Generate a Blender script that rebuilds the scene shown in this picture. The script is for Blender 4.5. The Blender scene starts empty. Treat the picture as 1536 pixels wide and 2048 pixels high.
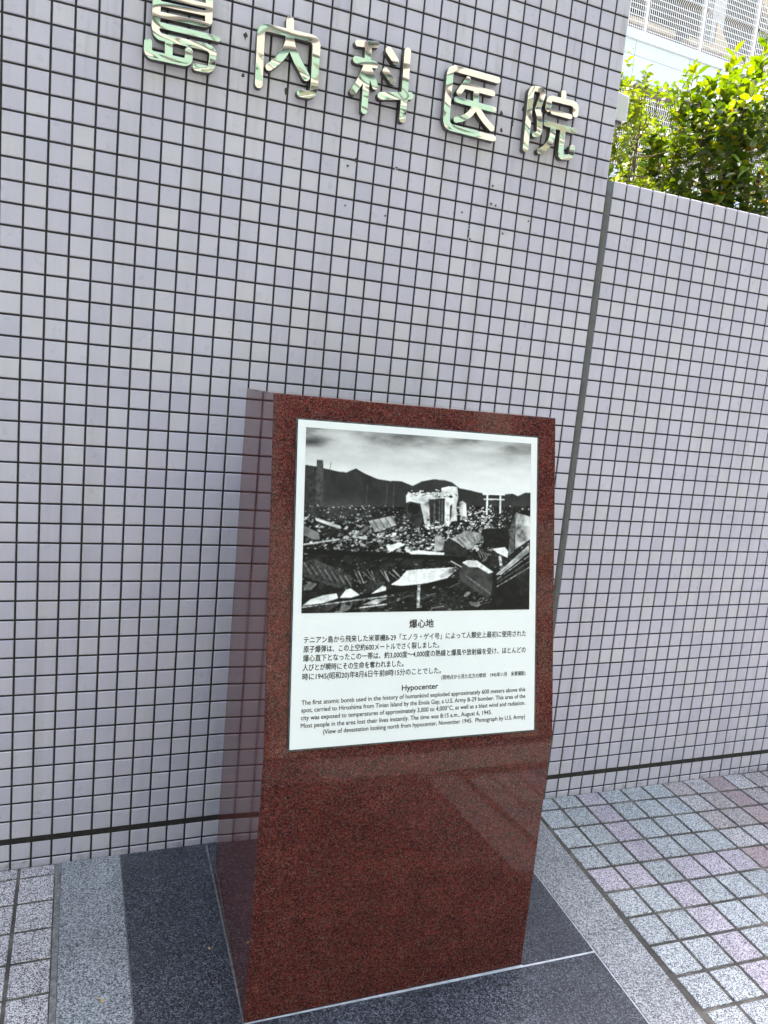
import bpy, bmesh, math, random
import numpy as np
from mathutils import Vector, Matrix

# ---------------------------------------------------------------- camera, world, sun
C = bpy.context.scene.collection
S = bpy.context.scene
cam = bpy.data.objects.new("camera", bpy.data.cameras.new("camera"))
C.objects.link(cam)
S.camera = cam
cam.data.sensor_fit = 'VERTICAL'
cam.data.sensor_height = 36.0
cam.data.lens = 1532.16 / 2048 * 36.0
cam.data.clip_start = 0.02
cam.data.clip_end = 2000
CAM_R = ((0.926286, -0.365041, 0.093484), (-0.029135, 0.177963, 0.983606), (-0.375693, -0.913824, 0.154209))
CAM_P = (0.177995, -2.051483, 1.337610)
_m = Matrix(((CAM_R[0][0], CAM_R[1][0], CAM_R[2][0], CAM_P[0]),
             (CAM_R[0][1], CAM_R[1][1], CAM_R[2][1], CAM_P[1]),
             (CAM_R[0][2], CAM_R[1][2], CAM_R[2][2], CAM_P[2]), (0, 0, 0, 1)))
cam.matrix_world = _m

SUN_EL, SUN_AZ = math.radians(62), math.radians(22)      # azimuth measured from +Y (behind the wall) towards +X
world = bpy.data.worlds.new("World")
S.world = world
world.use_nodes = True
wn = world.node_tree
sky = wn.nodes.new('ShaderNodeTexSky')
sky.sky_type = 'NISHITA'
sky.sun_disc = False
sky.sun_elevation = SUN_EL
sky.sun_rotation = SUN_AZ
sky.air_density = 1.0
sky.dust_density = 4.0
wn.links.new(sky.outputs[0], wn.nodes['Background'].inputs['Color'])
wn.nodes['Background'].inputs['Strength'].default_value = 0.13
sd = bpy.data.lights.new("sun", 'SUN')
sd.energy = 2.3
sd.angle = math.radians(0.53)
sd.color = (1.0, 0.95, 0.87)
sun = bpy.data.objects.new("sun", sd)
C.objects.link(sun)
sun_dir = Vector((math.sin(SUN_AZ) * math.cos(SUN_EL), math.cos(SUN_AZ) * math.cos(SUN_EL), math.sin(SUN_EL)))
sun.rotation_euler = sun_dir.to_track_quat('Z', 'Y').to_euler()
sun.location = (0, 0, 30)
S.view_settings.view_transform = 'Standard'
S.view_settings.look = 'None'
S.view_settings.gamma = 1
S.view_settings.exposure = 2.88
S.cycles.max_bounces = 8
S.cycles.use_denoising = True

# ---------------------------------------------------------------- helpers
rnd = random.Random(7)
nrg = np.random.RandomState(11)
R = math.radians


def mesh_obj(name, verts, faces, mats, parent=None, midx=None, smooth=False):
    me = bpy.data.meshes.new(name)
    me.from_pydata([tuple(map(float, v)) for v in verts], [], [tuple(map(int, f)) for f in faces])
    for m in (mats if isinstance(mats, (list, tuple)) else [mats]):
        me.materials.append(m)
    if midx is not None:
        me.polygons.foreach_set('material_index', [int(i) for i in midx])
    if smooth:
        me.polygons.foreach_set('use_smooth', [True] * len(me.polygons))
    me.update()
    o = bpy.data.objects.new(name, me)
    C.objects.link(o)
    o.parent = parent
    return o


class MB:
    """collects shapes into one mesh"""
    def __init__(s):
        s.v, s.f, s.m = [], [], []

    def add(s, v, f, m=0):
        n = len(s.v)
        s.v += [tuple(p) for p in v]
        s.f += [tuple(i + n for i in q) for q in f]
        s.m += [m] * len(f)

    def box(s, x0, x1, y0, y1, z0, z1, m=0):
        v = [(x0, y0, z0), (x1, y0, z0), (x1, y1, z0), (x0, y1, z0), (x0, y0, z1), (x1, y0, z1), (x1, y1, z1), (x0, y1, z1)]
        s.add(v, [(0, 3, 2, 1), (4, 5, 6, 7), (0, 1, 5, 4), (1, 2, 6, 5), (2, 3, 7, 6), (3, 0, 4, 7)], m)

    def prism(s, base, z0, z1, m=0):
        n = len(base)
        v = [(x, y, z0) for x, y in base] + [(x, y, z1) for x, y in base]
        f = [tuple(range(n - 1, -1, -1)), tuple(range(n, 2 * n))]
        f += [(i, (i + 1) % n, n + (i + 1) % n, n + i) for i in range(n)]
        s.add(v, f, m)

    def tube(s, pts, rads, seg=6, m=0):
        pts = [Vector(p) for p in pts]
        rings = []
        n0 = len(s.v)
        for i, p in enumerate(pts):
            d = (pts[min(i + 1, len(pts) - 1)] - pts[max(i - 1, 0)]).normalized()
            a = d.orthogonal().normalized() if abs(d.z) > .9 else d.cross(Vector((0, 0, 1))).normalized()
            b = d.cross(a)
            for k in range(seg):
                t = 2 * math.pi * k / seg
                s.v.append(tuple(p + (a * math.cos(t) + b * math.sin(t)) * rads[i]))
        for i in range(len(pts) - 1):
            for k in range(seg):
                s.f.append((n0 + i * seg + k, n0 + i * seg + (k + 1) % seg, n0 + (i + 1) * seg + (k + 1) % seg, n0 + (i + 1) * seg + k))
                s.m.append(m)
        s.f.append(tuple(n0 + k for k in range(seg - 1, -1, -1)))
        s.f.append(tuple(n0 + (len(pts) - 1) * seg + k for k in range(seg)))
        s.m += [m, m]

    def build(s, name, mats, parent=None, smooth=False):
        return mesh_obj(name, s.v, s.f, mats, parent, s.m, smooth)


def bevel(o, w, seg=2):
    md = o.modifiers.new('bevel', 'BEVEL')
    md.width = w
    md.segments = seg
    md.limit_method = 'ANGLE'
    return o


def tag(o, label, cat, group=None, kind=None):
    if label:
        o['label'] = label
    if cat:
        o['category'] = cat
    if group:
        o['group'] = group
    if kind:
        o['kind'] = kind
    return o


def thing(name, loc, label, cat, group=None):
    o = bpy.data.objects.new(name, None)
    C.objects.link(o)
    o.location = loc
    o.empty_display_size = .1
    bpy.context.view_layer.update()
    return tag(o, label, cat, group)


def own(child, parent):
    """parent a mesh built in world coordinates, keeping it where it is"""
    child.parent = parent
    child.matrix_parent_inverse = Matrix.Translation(-Vector(parent.location))
    return child


# ---------------------------------------------------------------- materials
class NT:
    def __init__(s, name):
        s.mat = bpy.data.materials.new(name)
        s.mat.use_nodes = True
        s.t = s.mat.node_tree
        s.b = s.t.nodes['Principled BSDF']
        s.co = None

    def n(s, kind, **kw):
        o = s.t.nodes.new('ShaderNode' + kind)
        for k, v in kw.items():
            if k.startswith('i_'):
                o.inputs[int(k[2:]) if k[2:].isdigit() else k[2:].replace('_', ' ')].default_value = v
            else:
                setattr(o, k, v)
        return o

    def l(s, a, b):
        s.t.links.new(a, b)
        return s

    def coord(s):
        if not s.co:
            s.co = s.n('TexCoord').outputs['Object']
        return s.co

    def noise(s, scale, detail=4, rough=.5, dist=0, vec=None):
        o = s.n('TexNoise')
        o.inputs['Scale'].default_value = scale
        o.inputs['Detail'].default_value = detail
        o.inputs['Roughness'].default_value = rough
        o.inputs['Distortion'].default_value = dist
        s.l(vec or s.coord(), o.inputs['Vector'])
        return o.outputs['Fac']

    def voro(s, scale, out='Color', rnd=1.0):
        o = s.n('TexVoronoi')
        o.inputs['Scale'].default_value = scale
        o.inputs['Randomness'].default_value = rnd
        s.l(s.coord(), o.inputs['Vector'])
        return o.outputs[out]

    def ramp(s, fac, stops, interp='LINEAR'):
        o = s.n('ValToRGB')
        e = o.color_ramp.elements
        o.color_ramp.interpolation = interp
        while len(e) > 1:
            e.remove(e[-1])
        e[0].position, e[0].color = stops[0][0], tuple(stops[0][1]) + (1,)
        for p, c in stops[1:]:
            q = e.new(p)
            q.color = tuple(c) + (1,)
        s.l(fac, o.inputs[0])
        return o.outputs[0]

    def mix(s, fac, a, b, blend='MIX'):
        o = s.n('Mix', data_type='RGBA', blend_type=blend)
        for inp, v in ((o.inputs[0], fac), (o.inputs[6], a), (o.inputs[7], b)):
            if isinstance(v, (int, float)):
                inp.default_value = v
            elif isinstance(v, tuple):
                inp.default_value = v + (1,)
            else:
                s.l(v, inp)
        return o.outputs[2]

    def math(s, op, a, b=0.0):
        o = s.n('Math', operation=op)
        for inp, v in ((o.inputs[0], a), (o.inputs[1], b)):
            if isinstance(v, (int, float)):
                inp.default_value = v
            else:
                s.l(v, inp)
        return o.outputs[0]

    def bump(s, h, strength=.2, dist=.001):
        o = s.n('Bump')
        o.inputs['Strength'].default_value = strength
        o.inputs['Distance'].default_value = dist
        s.l(h, o.inputs['Height'])
        s.l(o.outputs[0], s.b.inputs['Normal'])
        return o

    def set(s, **kw):
        for k, v in kw.items():
            inp = s.b.inputs[k.replace('_', ' ')]
            if isinstance(v, (int, float)):
                inp.default_value = v
            elif isinstance(v, tuple):
                inp.default_value = v + (1,) if len(v) == 3 else v
            else:
                s.l(v, inp)
        return s


G3 = lambda v: (v, v, v)
M = {}

# lilac-grey glazed wall tile
a = NT('wall_tile_glaze')
rpi = a.n('NewGeometry').outputs['Random Per Island']
col = a.ramp(rpi, [(0, (.49, .468, .572)), (.3, (.522, .496, .595)), (.7, (.538, .512, .597)), (.93, (.555, .53, .60)), (1, (.505, .475, .59))])
g1 = a.ramp(a.noise(2.3, 5, .6), [(.3, G3(.9)), (.7, G3(1.0))])
g2 = a.ramp(a.noise(260, 3, .6), [(.3, G3(.955)), (.7, G3(1.02))])
col = a.mix(1.0, a.mix(1.0, col, g1, 'MULTIPLY'), g2, 'MULTIPLY')
# dark mineral film washed down from the joints under the sign and dirt thrown up at the foot
sx = a.n('SeparateXYZ')
a.l(a.coord(), sx.inputs[0])
foot = a.n('MapRange')
a.l(sx.outputs[2], foot.inputs[0])
for i, v in enumerate((0.0, .045, 1.0, 0.0)):
    foot.inputs[1 + i].default_value = v
dirt = a.math('MULTIPLY', foot.outputs[0], a.ramp(a.noise(38, 5, .7), [(.5, G3(0)), (.72, G3(.75))]))
col = a.mix(dirt, col, (.07, .065, .055))
mp = a.n('Mapping')
mp.inputs['Scale'].default_value = (34, 1, 3.2)
a.l(a.coord(), mp.inputs[0])
sgn = a.n('MapRange', interpolation_type='SMOOTHSTEP')
a.l(sx.outputs[2], sgn.inputs[0])
for i, v in enumerate((1.88, 2.06, 0.0, 1.0)):
    sgn.inputs[1 + i].default_value = v
stk = a.math('MULTIPLY', a.ramp(a.noise(1, 4, .6, .3, mp.outputs[0]), [(.55, G3(0)), (.8, G3(.5))]), sgn.outputs[0])
col = a.mix(stk, col, (.16, .15, .145))
mp2 = a.n('Mapping')
mp2.inputs['Scale'].default_value = (15, 1, .55)
a.l(a.coord(), mp2.inputs[0])
col = a.mix(a.ramp(a.noise(1, 6, .65, .2, mp2.outputs[0]), [(.5, G3(0)), (.78, G3(.28))]), col, (.25, .235, .225))
a.set(Base_Color=col, Roughness=a.ramp(a.noise(30, 3), [(.3, G3(.25)), (.7, G3(.42))]), IOR=1.5)
a.bump(a.noise(85, 3, .5), .25, .0006)
M['tile'] = a.mat

a = NT('dark_grout')
a.set(Base_Color=a.ramp(a.noise(35, 5, .65), [(.3, (.016, .014, .012)), (.55, (.028, .025, .022)), (.75, (.05, .045, .038))]), Roughness=.95)
a.bump(a.noise(420, 3), .5, .001)
M['grout'] = a.mat

a = NT('groove_mortar')
a.set(Base_Color=a.ramp(a.noise(60, 6, .7), [(.35, (.012, .011, .009)), (.6, (.03, .028, .023)), (.75, (.16, .15, .13))]), Roughness=.95)
a.bump(a.noise(120, 5, .7), .9, .004)
M['groove'] = a.mat

a = NT('grey_sealant')
a.set(Base_Color=a.ramp(a.noise(30, 5, .6), [(.3, (.06, .062, .062)), (.7, (.105, .108, .105))]), Roughness=.6)
a.bump(a.noise(60, 4), .5, .002)
M['sealant'] = a.mat

# polished red granite
a = NT('polished_red_granite')
v = a.n('SeparateColor')
a.l(a.voro(560), v.inputs[0])
v2 = a.n('SeparateColor')
a.l(a.voro(310), v2.inputs[0])
c1 = a.ramp(v.outputs[0], [(0, (.010, .008, .008)), (.22, (.028, .011, .010)), (.42, (.095, .016, .014)), (.62, (.145, .027, .022)), (.82, (.18, .058, .048)), (.95, (.20, .12, .105))], 'CONSTANT')
c2 = a.ramp(v2.outputs[0], [(0, (.009, .008, .008)), (.26, (.036, .014, .012)), (.46, (.135, .019, .017)), (.7, (.11, .029, .023)), (.9, (.09, .066, .056))], 'CONSTANT')
col = a.mix(.45, c1, c2)
col = a.mix(1.0, col, a.ramp(a.noise(14, 4, .6), [(.3, (.84, .92, .92)), (.7, (1.2, 1.22, 1.18))]), 'MULTIPLY')
a.set(Base_Color=col, Roughness=a.ramp(a.noise(7, 4, .6), [(.35, G3(.035)), (.7, G3(.075))]), Specular_IOR_Level=.18)
M['red'] = a.mat


def granite(name, stops, scale, rough, big):
    a = NT(name)
    v = a.n('SeparateColor')
    a.l(a.voro(scale), v.inputs[0])
    n = a.noise(scale * .55, 3, .7)
    f = a.math('ADD', a.math('MULTIPLY', v.outputs[0], .5), a.math('MULTIPLY', n, .5))
    col = a.ramp(f, stops)
    col = a.mix(1.0, col, a.ramp(a.noise(5, 5, .65), [(.3, G3(1 - big)), (.7, G3(1 + big))]), 'MULTIPLY')
    a.set(Base_Color=col, Roughness=rough)
    a.bump(a.noise(scale * .8, 3), .12, .0006)
    return a.mat


M['light_granite'] = granite('light_grey_granite', [(.3, (.045, .049, .054)), (.42, (.12, .13, .142)), (.52, (.23, .246, .26)), (.62, (.335, .35, .36)), (.75, (.44, .452, .455))], 430, .42, .16)
M['dark_granite'] = granite('dark_blue_granite', [(.3, (.010, .011, .014)), (.48, (.026, .029, .036)), (.6, (.058, .064, .078)), (.74, (.15, .165, .19))], 420, .3, .22)


def paver(name, base, dots, amount):
    a = NT(name)
    rp = a.n('NewGeometry').outputs['Random Per Island']
    v = a.n('SeparateColor')
    a.l(a.voro(500), v.inputs[0])
    n = a.noise(380, 3, .75)
    f = a.math('ADD', a.math('MULTIPLY', v.outputs[0], .55), a.math('MULTIPLY', n, .45))
    col = a.ramp(f, [(amount - .05, dots), (amount, tuple(.5 * (x + y) for x, y in zip(base, dots))), (amount + .04, base), (.95, tuple(min(.85, 1.15 * x) for x in base))])
    col = a.mix(1.0, col, a.ramp(rp, [(0, G3(.92)), (1, G3(1.05))]), 'MULTIPLY')
    col = a.mix(1.0, col, a.ramp(a.noise(4, 5, .6), [(.3, G3(.85)), (.7, G3(1.05))]), 'MULTIPLY')
    a.set(Base_Color=col, Roughness=.5)
    a.bump(f, .35, .0006)
    return a.mat


M['pav_blue'] = paver('pale_blue_paver', (.475, .51, .52), (.07, .078, .09), .48)
M['pav_lilac'] = paver('lilac_paver', (.51, .475, .53), (.085, .075, .095), .46)
M['pav_pink'] = paver('pale_pink_paver', (.50, .465, .455), (.075, .064, .068), .48)
M['pav_mauve'] = paver('mauve_paver', (.40, .32, .325), (.085, .064, .07), .44)
M['pav_white'] = paver('white_paver', (.58, .56, .57), (.07, .068, .072), .48)

a = NT('paving_mortar')
a.set(Base_Color=a.ramp(a.noise(9, 6, .7), [(.32, (.03, .027, .024)), (.52, (.075, .069, .06)), (.72, (.21, .195, .17))]), Roughness=.95)
a.bump(a.noise(300, 4), .6, .001)
M['mortar'] = a.mat

a = NT('pale_joint_filler')
a.set(Base_Color=a.ramp(a.noise(40, 4), [(.3, (.33, .35, .37)), (.7, (.55, .57, .6))]), Roughness=.7)
M['joint'] = a.mat
a = NT('grey_joint_filler')
a.set(Base_Color=a.ramp(a.noise(60, 5, .7), [(.3, (.06, .06, .058)), (.7, (.26, .265, .26))]), Roughness=.85)
M['joint_grey'] = a.mat

# mirror-polished, slightly wavy stainless steel
a = NT('polished_steel')
a.set(Base_Color=(.49, .495, .475), Metallic=1.0, Roughness=.03)
mp = a.n('Mapping')
mp.inputs['Rotation'].default_value = (0, .6, 0)
mp.inputs['Scale'].default_value = (.55, 1, 1.3)
a.l(a.coord(), mp.inputs[0])
a.bump(a.noise(8, 1.0, .4, 1.2, mp.outputs[0]), 1.0, .0034)
M['steel'] = a.mat
a = NT('shade_toned_steel_return')
a.set(Base_Color=a.ramp(a.noise(30, 4), [(.3, (.05, .045, .04)), (.7, (.13, .12, .105))]), Metallic=.3, Roughness=.4)  # same steel, darkened in colour for the shade on the character sides
M['steel_side'] = a.mat

a = NT('white_enamel_plate')
a.set(Base_Color=a.ramp(a.noise(6, 3), [(.3, (.715, .74, .745)), (.7, (.74, .76, .765))]), Roughness=.22)
M['plate'] = a.mat
a = NT('black_print')
a.set(Base_Color=a.ramp(a.noise(50, 2), [(.3, (.006, .006, .006)), (.7, (.010, .010, .010))]), Roughness=.4, Specular_IOR_Level=.15)
M['print'] = a.mat
a = NT('dark_metal_rim')
a.set(Base_Color=a.ramp(a.noise(90, 4), [(.3, (.04, .042, .045)), (.7, (.11, .115, .12))]), Metallic=.6, Roughness=.4)
M['rim'] = a.mat
a = NT('printed_photograph')
at = a.n('Attribute', attribute_name='grey')
a.set(Base_Color=at.outputs['Color'], Roughness=.25, Specular_IOR_Level=.16)
M['photo'] = a.mat


def plain(name, lo, hi, rough=.6, scale=3, metal=0.0, bump=0):
    a = NT(name)
    a.set(Base_Color=a.ramp(a.noise(scale, 5, .6), [(.3, lo), (.7, hi)]), Roughness=rough, Metallic=metal)
    if bump:
        a.bump(a.noise(scale * 30, 3), .4, bump)
    return a.mat


M['white_paint'] = plain('white_painted_steel', (.54, .59, .61), (.58, .62, .63), .5, .6)
M['wire'] = plain('white_coated_wire', (.80, .76, .68), (.86, .82, .75), .5, 1)
M['cream'] = plain('cream_painted_steel', (.72, .50, .24), (.80, .60, .34), .5, 1)
M['rust'] = plain('orange_primer_steel', (.40, .12, .03), (.55, .2, .05), .6, 2)
M['shade_wall'] = plain('shade_black_interior', (.007, .004, .004), (.014, .008, .008), .8, .5)  # near-black colour stands in for the unlit depth of the decks
M['slab'] = plain('brown_soffit_board', (.10, .07, .05), (.16, .11, .08), .8, 1)
M['pale_render'] = plain('pale_render', (.62, .60, .56), (.7, .68, .64), .8, 2)
M['box_white'] = plain('pale_plastic', (.50, .51, .52), (.56, .57, .575), .45, 20)
M['asphalt'] = plain('asphalt', (.035, .036, .038), (.065, .066, .068), .9, 2, 0, .002)
M['concrete'] = plain('concrete_kerb', (.22, .22, .21), (.33, .33, .31), .85, 4, 0, .002)
M['earth'] = plain('pale_gravel_yard', (.34, .32, .29), (.48, .46, .42), .95, 3, 0, .004)
M['mint'] = plain('mint_facade_panel', (.17, .275, .19), (.21, .32, .23), .6, .7)
M['cream_wall'] = plain('cream_facade_render', (.36, .34, .27), (.42, .39, .31), .7, 1)
M['olive'] = plain('olive_facade_panel', (.13, .13, .07), (.18, .175, .10), .6, 1)
M['brown_frame'] = plain('brown_window_frame', (.05, .04, .03), (.09, .07, .05), .5, 2)
a = NT('dark_window_glass')
a.set(Base_Color=a.ramp(a.noise(.8, 2), [(.3, (.02, .03, .03)), (.7, (.05, .07, .065))]), Roughness=.03, IOR=1.5)
M['glass'] = a.mat


def leaf_mat(name, stops, trans, rough):
    a = NT(name)
    rp = a.n('NewGeometry').outputs['Random Per Island']
    col = a.ramp(rp, stops)
    a.set(Base_Color=col, Roughness=rough)
    tr = a.n('BsdfTranslucent')
    h = a.n('HueSaturation')
    h.inputs['Saturation'].default_value = 1.15
    h.inputs['Value'].default_value = 1.75
    a.l(col, h.inputs['Color'])
    a.l(h.outputs[0], tr.inputs['Color'])
    mx = a.n('MixShader')
    mx.inputs[0].default_value = trans
    a.l(a.b.outputs[0], mx.inputs[1])
    a.l(tr.outputs[0], mx.inputs[2])
    a.l(mx.outputs[0], a.t.nodes['Material Output'].inputs[0])
    return a.mat


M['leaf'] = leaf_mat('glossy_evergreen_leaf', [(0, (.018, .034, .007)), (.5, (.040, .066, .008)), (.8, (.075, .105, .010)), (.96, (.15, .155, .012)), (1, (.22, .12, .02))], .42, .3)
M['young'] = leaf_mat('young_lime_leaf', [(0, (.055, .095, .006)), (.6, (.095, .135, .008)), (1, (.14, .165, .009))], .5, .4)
M['vine'] = leaf_mat('fine_lime_vine_leaf', [(0, (.065, .10, .006)), (.5, (.12, .158, .007)), (.9, (.18, .20, .010)), (1, (.26, .28, .08))], .5, .45)
M['bark'] = plain('brown_twig_bark', (.06, .04, .025), (.15, .10, .06), .85, 30, 0, .001)
M['dry_leaf'] = plain('dry_leaf', (.42, .30, .08), (.55, .42, .16), .7, 120)
M['chip'] = plain('old_mortar_chip', (.025, .023, .02), (.09, .085, .08), .95, 300)
M['filler'] = plain('hole_filler', (.40, .40, .43), (.47, .47, .5), .8, 200)

# ---------------------------------------------------------------- setting: ground, road, paving
P_T = .05                      # tile pitch
ROW0 = 41.7                    # tile row that meets the pavement
zrow = lambda r: (ROW0 - r) * P_T

mb = MB()
mb.add([(-300, -300, -.14), (300, -300, -.14), (300, 300, -.14), (-300, 300, -.14)], [(0, 1, 2, 3)])
tag(mb.build('ground', M['earth']), None, None, None, 'structure')
mb = MB()
mb.add([(-60, -7.0, -.136), (60, -7.0, -.136), (60, -1.75, -.136), (-60, -1.75, -.136)], [(0, 1, 2, 3)])
tag(mb.build('road', M['asphalt']), None, None, None, 'structure')
mb = MB()
mb.box(-60, 60, -1.75, -1.60, -.14, .0)
tag(bevel(mb.build('kerb', M['concrete']), .012), None, None, None, 'structure')

mb = MB()                      # mortar bed the paving is laid in
mb.box(-30, 30, -1.60, .10, -.14, -.0026)
tag(mb.build('paving_bed', M['mortar']), None, None, None, 'structure')


def slab_tile(mb, quad, h, b, m):
    """a paver: top quad inset by b with a small chamfer; quad given counter-clockwise"""
    c = np.mean(np.array(quad), 0)
    o = [np.array(q) for q in quad]
    i = [q + (c - q) / np.linalg.norm(c - q) * b * 1.4 for q in o]
    dz = [rnd.uniform(-.0004, .0004) for _ in range(4)]
    v = [(q[0], q[1], -.006) for q in o] + [(q[0], q[1], h - b * .6) for q in o] + [(q[0], q[1], h + d) for q, d in zip(i, dz)]
    f = [(8, 9, 10, 11)] + [(k, (k + 1) % 4, 4 + (k + 1) % 4, 4 + k) for k in range(4)] + [(4 + k, 4 + (k + 1) % 4, 8 + (k + 1) % 4, 8 + k) for k in range(4)]
    mb.add(v, f, m)


def clip_wall(quad):
    """keep the part of a paver in front of the wall (y < -0.004)"""
    out = []
    n = len(quad)
    for k in range(n):
        p, q = quad[k], quad[(k + 1) % n]
        if p[1] <= -.004:
            out.append(p)
        if (p[1] <= -.004) != (q[1] <= -.004):
            t = (-.004 - p[1]) / (q[1] - p[1])
            out.append((p[0] + t * (q[0] - p[0]), -.004))
    return out


pav_mats = [M['pav_blue'], M['pav_lilac'], M['pav_pink'], M['pav_mauve'], M['pav_white']]
O = np.array((1.733, -.176))
CV = np.array((.0968, -.0040))
RV = np.array((-.01086, -.1051))
mb = MB()
for c in range(0, 46):
    for r in range(-3, 15):
        g = .05
        corners = [O + CV * (c - 1 + u) + RV * (r - 1 + w) for u, w in ((g, 1 - g), (1 - g, 1 - g), (1 - g, g), (g, g))]
        q = clip_wall([tuple(p) for p in corners])
        if len(q) < 4 or max(p[1] for p in q) - min(p[1] for p in q) < .012 or min(p[1] for p in q) < -1.60:
            continue
        if len(q) > 4:
            q = [min(q, key=lambda p: p[0] + p[1] * 1.0), min(q, key=lambda p: -p[0] + p[1]), max(q, key=lambda p: p[0] + p[1]), min(q, key=lambda p: p[0] - p[1])]
        cc = c % 6
        if c < 6:
            m = 1 if ((cc == 2) != ((r % 6) == 3)) else 0
        else:
            m = 3 if ((c % 6) == 2) != ((r % 6) == 3) else (2 if (c // 6) % 2 else 0)
            if m == 2 and rnd.random() < .25:
                m = 4
        slab_tile(mb, q, 0.0, .0014, m)
tag(mb.build('paving_tiles', pav_mats), None, None, None, 'structure')

mb = MB()
for c in range(-40, 1):
    x1 = .159 if c == 0 else .0685 + (c + 1) * .105
    x0 = .0775 if c == 0 else x1 - .0965
    for r in range(0, 15):
        y1 = -.052 - (r - 1) * .1045
        y0 = y1 - .0960
        if r == 0:
            y1 = -.006
            y0 = -.044
        if y0 < -1.6:
            continue
        slab_tile(mb, [(x0, y0), (x1, y0), (x1, y1), (x0, y1)], 0.0, .0014, 4)
for x_, cc in ():
    pass
tag(mb.build('speckled_paving_tiles', pav_mats), None, None, None, 'structure')


def lerp2(a, b, t):
    return (a[0] + (b[0] - a[0]) * t, a[1] + (b[1] - a[1]) * t)


SI0, SI1 = (1.4868, 0), (1.3518, -1.56)      # inner edge of the right granite strip
SO0, SO1 = (1.6486, 0), (1.4682, -1.56)      # its outer edge
sin_ = lambda y: SI0[0] + (SI1[0] - SI0[0]) * y / SI1[1]
sout = lambda y: SO0[0] + (SO1[0] - SO0[0]) * y / SO1[1]
mb = MB()
for ya, yb in ((-.003, -.62), (-.622, -1.56)):
    mb.prism([(.1757, yb), (.3245, yb), (.3245, ya), (.1757, ya)], -.02, .001)
    mb.prism([(sin_(yb) + .002, yb), (sout(yb) - .002, yb), (sout(ya) - .002, ya), (sin_(ya) + .002, ya)], -.02, .001)
tag(bevel(mb.build('granite_strips', M['light_granite']), .0012, 1), None, None, None, 'structure')

mb = MB()
ZD = .0014
mb.prism([(.3270, -1.56), (.5400, -1.56), (.5400, -.662), (.5610, -.003), (.3270, -.003)], -.02, ZD)
mb.prism([(.5445, -1.56), (sin_(-1.56) - .003, -1.56), (sin_(-.682) - .003, -.682), (.5445, -.664)], -.02, ZD)
mb.prism([(.5655, -.003), (.5655, -.150), (1.2385, -.162), (1.2385, -.003)][::-1], -.02, ZD)
mb.prism([(1.2405, -.003), (1.2405, -.165), (1.2222, -.672), (sin_(-.674) - .003, -.676), (sin_(-.003) - .003, -.003)][::-1], -.02, ZD)
tag(bevel(mb.build('dark_granite_slabs', M['dark_granite']), .001, 1), None, None, None, 'structure')

mb = MB()
mb.box(.3246, .3268, -1.56, -.003, -.02, -.0006, 1)
mb.prism([(.1600, -1.56), (.1745, -1.56), (.1745, -.003), (.1625, -.003)], -.02, -.0006, 1)
mb.prism([(.5402, -1.56), (.5443, -1.56), (.5443, -.66), (.5653, -.003), (.5612, -.003), (.5402, -.662)], -.02, .0002, 1)
mb.prism([(.5447, -.6638), (sin_(-.68) - .002, -.6816), (sin_(-.676) - .002, -.6765), (1.2220, -.6724), (1.2185, -.6694), (.5447, -.6602)], -.02, .0009, 0)
mb.prism([(sin_(-1.56) - .002, -1.56), (sin_(-1.56) + .001, -1.56), (sin_(-.003) + .001, -.003), (sin_(-.003) - .002, -.003)], -.02, -.0003, 0)
tag(mb.build('paving_joints', [M['joint'], M['joint_grey']]), None, None, None, 'structure')

# ---------------------------------------------------------------- tiled walls
def tile_faces(mb, x0, x1, z0, z1, y=0.0, m=0):
    b, dp = .0017, .0019
    t = [rnd.gauss(0, .0002) for _ in range(4)]
    o = rnd.gauss(0, .00015)
    v = [(x0, y + .004, z0), (x1, y + .004, z0), (x1, y + .004, z1), (x0, y + .004, z1),
         (x0, y + dp, z0), (x1, y + dp, z0), (x1, y + dp, z1), (x0, y + dp, z1),
         (x0 + b, y + t[0] + o, z0 + b), (x1 - b, y + t[1] + o, z0 + b), (x1 - b, y + t[2] + o, z1 - b), (x0 + b, y + t[3] + o, z1 - b)]
    f = [(8, 9, 10, 11)] + [(k, (k + 1) % 4, 4 + (k + 1) % 4, 4 + k) for k in range(4)] + [(4 + k, 4 + (k + 1) % 4, 8 + (k + 1) % 4, 8 + k) for k in range(4)]
    mb.add(v, f, m)


HG = .0024                      # half joint


def rows_from(top):
    rs = [(zrow(j + 1) + HG, zrow(j) - HG) for j in range(top, 40)]
    rs[-1] = (zrow(40) + .0005, rs[-1][1])
    rs.append((zrow(41.28) + HG, zrow(40.31)))
    rs.append((-.02, zrow(41.28) - HG))
    return rs


XE = 33 * P_T - HG
wall = thing('tiled_wall', (.8, .13, 0), 'tall lilac-grey tiled wall carrying the steel characters, behind the red stone', 'wall')
mb = MB()
mb.box(-4.0, XE - .001, .0022, .26, -.14, 4.2)  # height above the view is added to lengthen the wall's shadow
own(mb.build('wall_core', M['grout']), wall)
mb = MB()
for i in range(-79, 33):
    for z0, z1 in rows_from(-42):
        tile_faces(mb, i * P_T + HG, (i + 1) * P_T - HG, z0, z1)
own(mb.build('tile_facing', M['tile']), wall)
mb = MB()
mb.box(-4.0, XE - .002, .0006, .0028, zrow(40.31) - .0002, zrow(40) + .0006)
own(mb.build('base_groove', M['groove']), wall)

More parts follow.
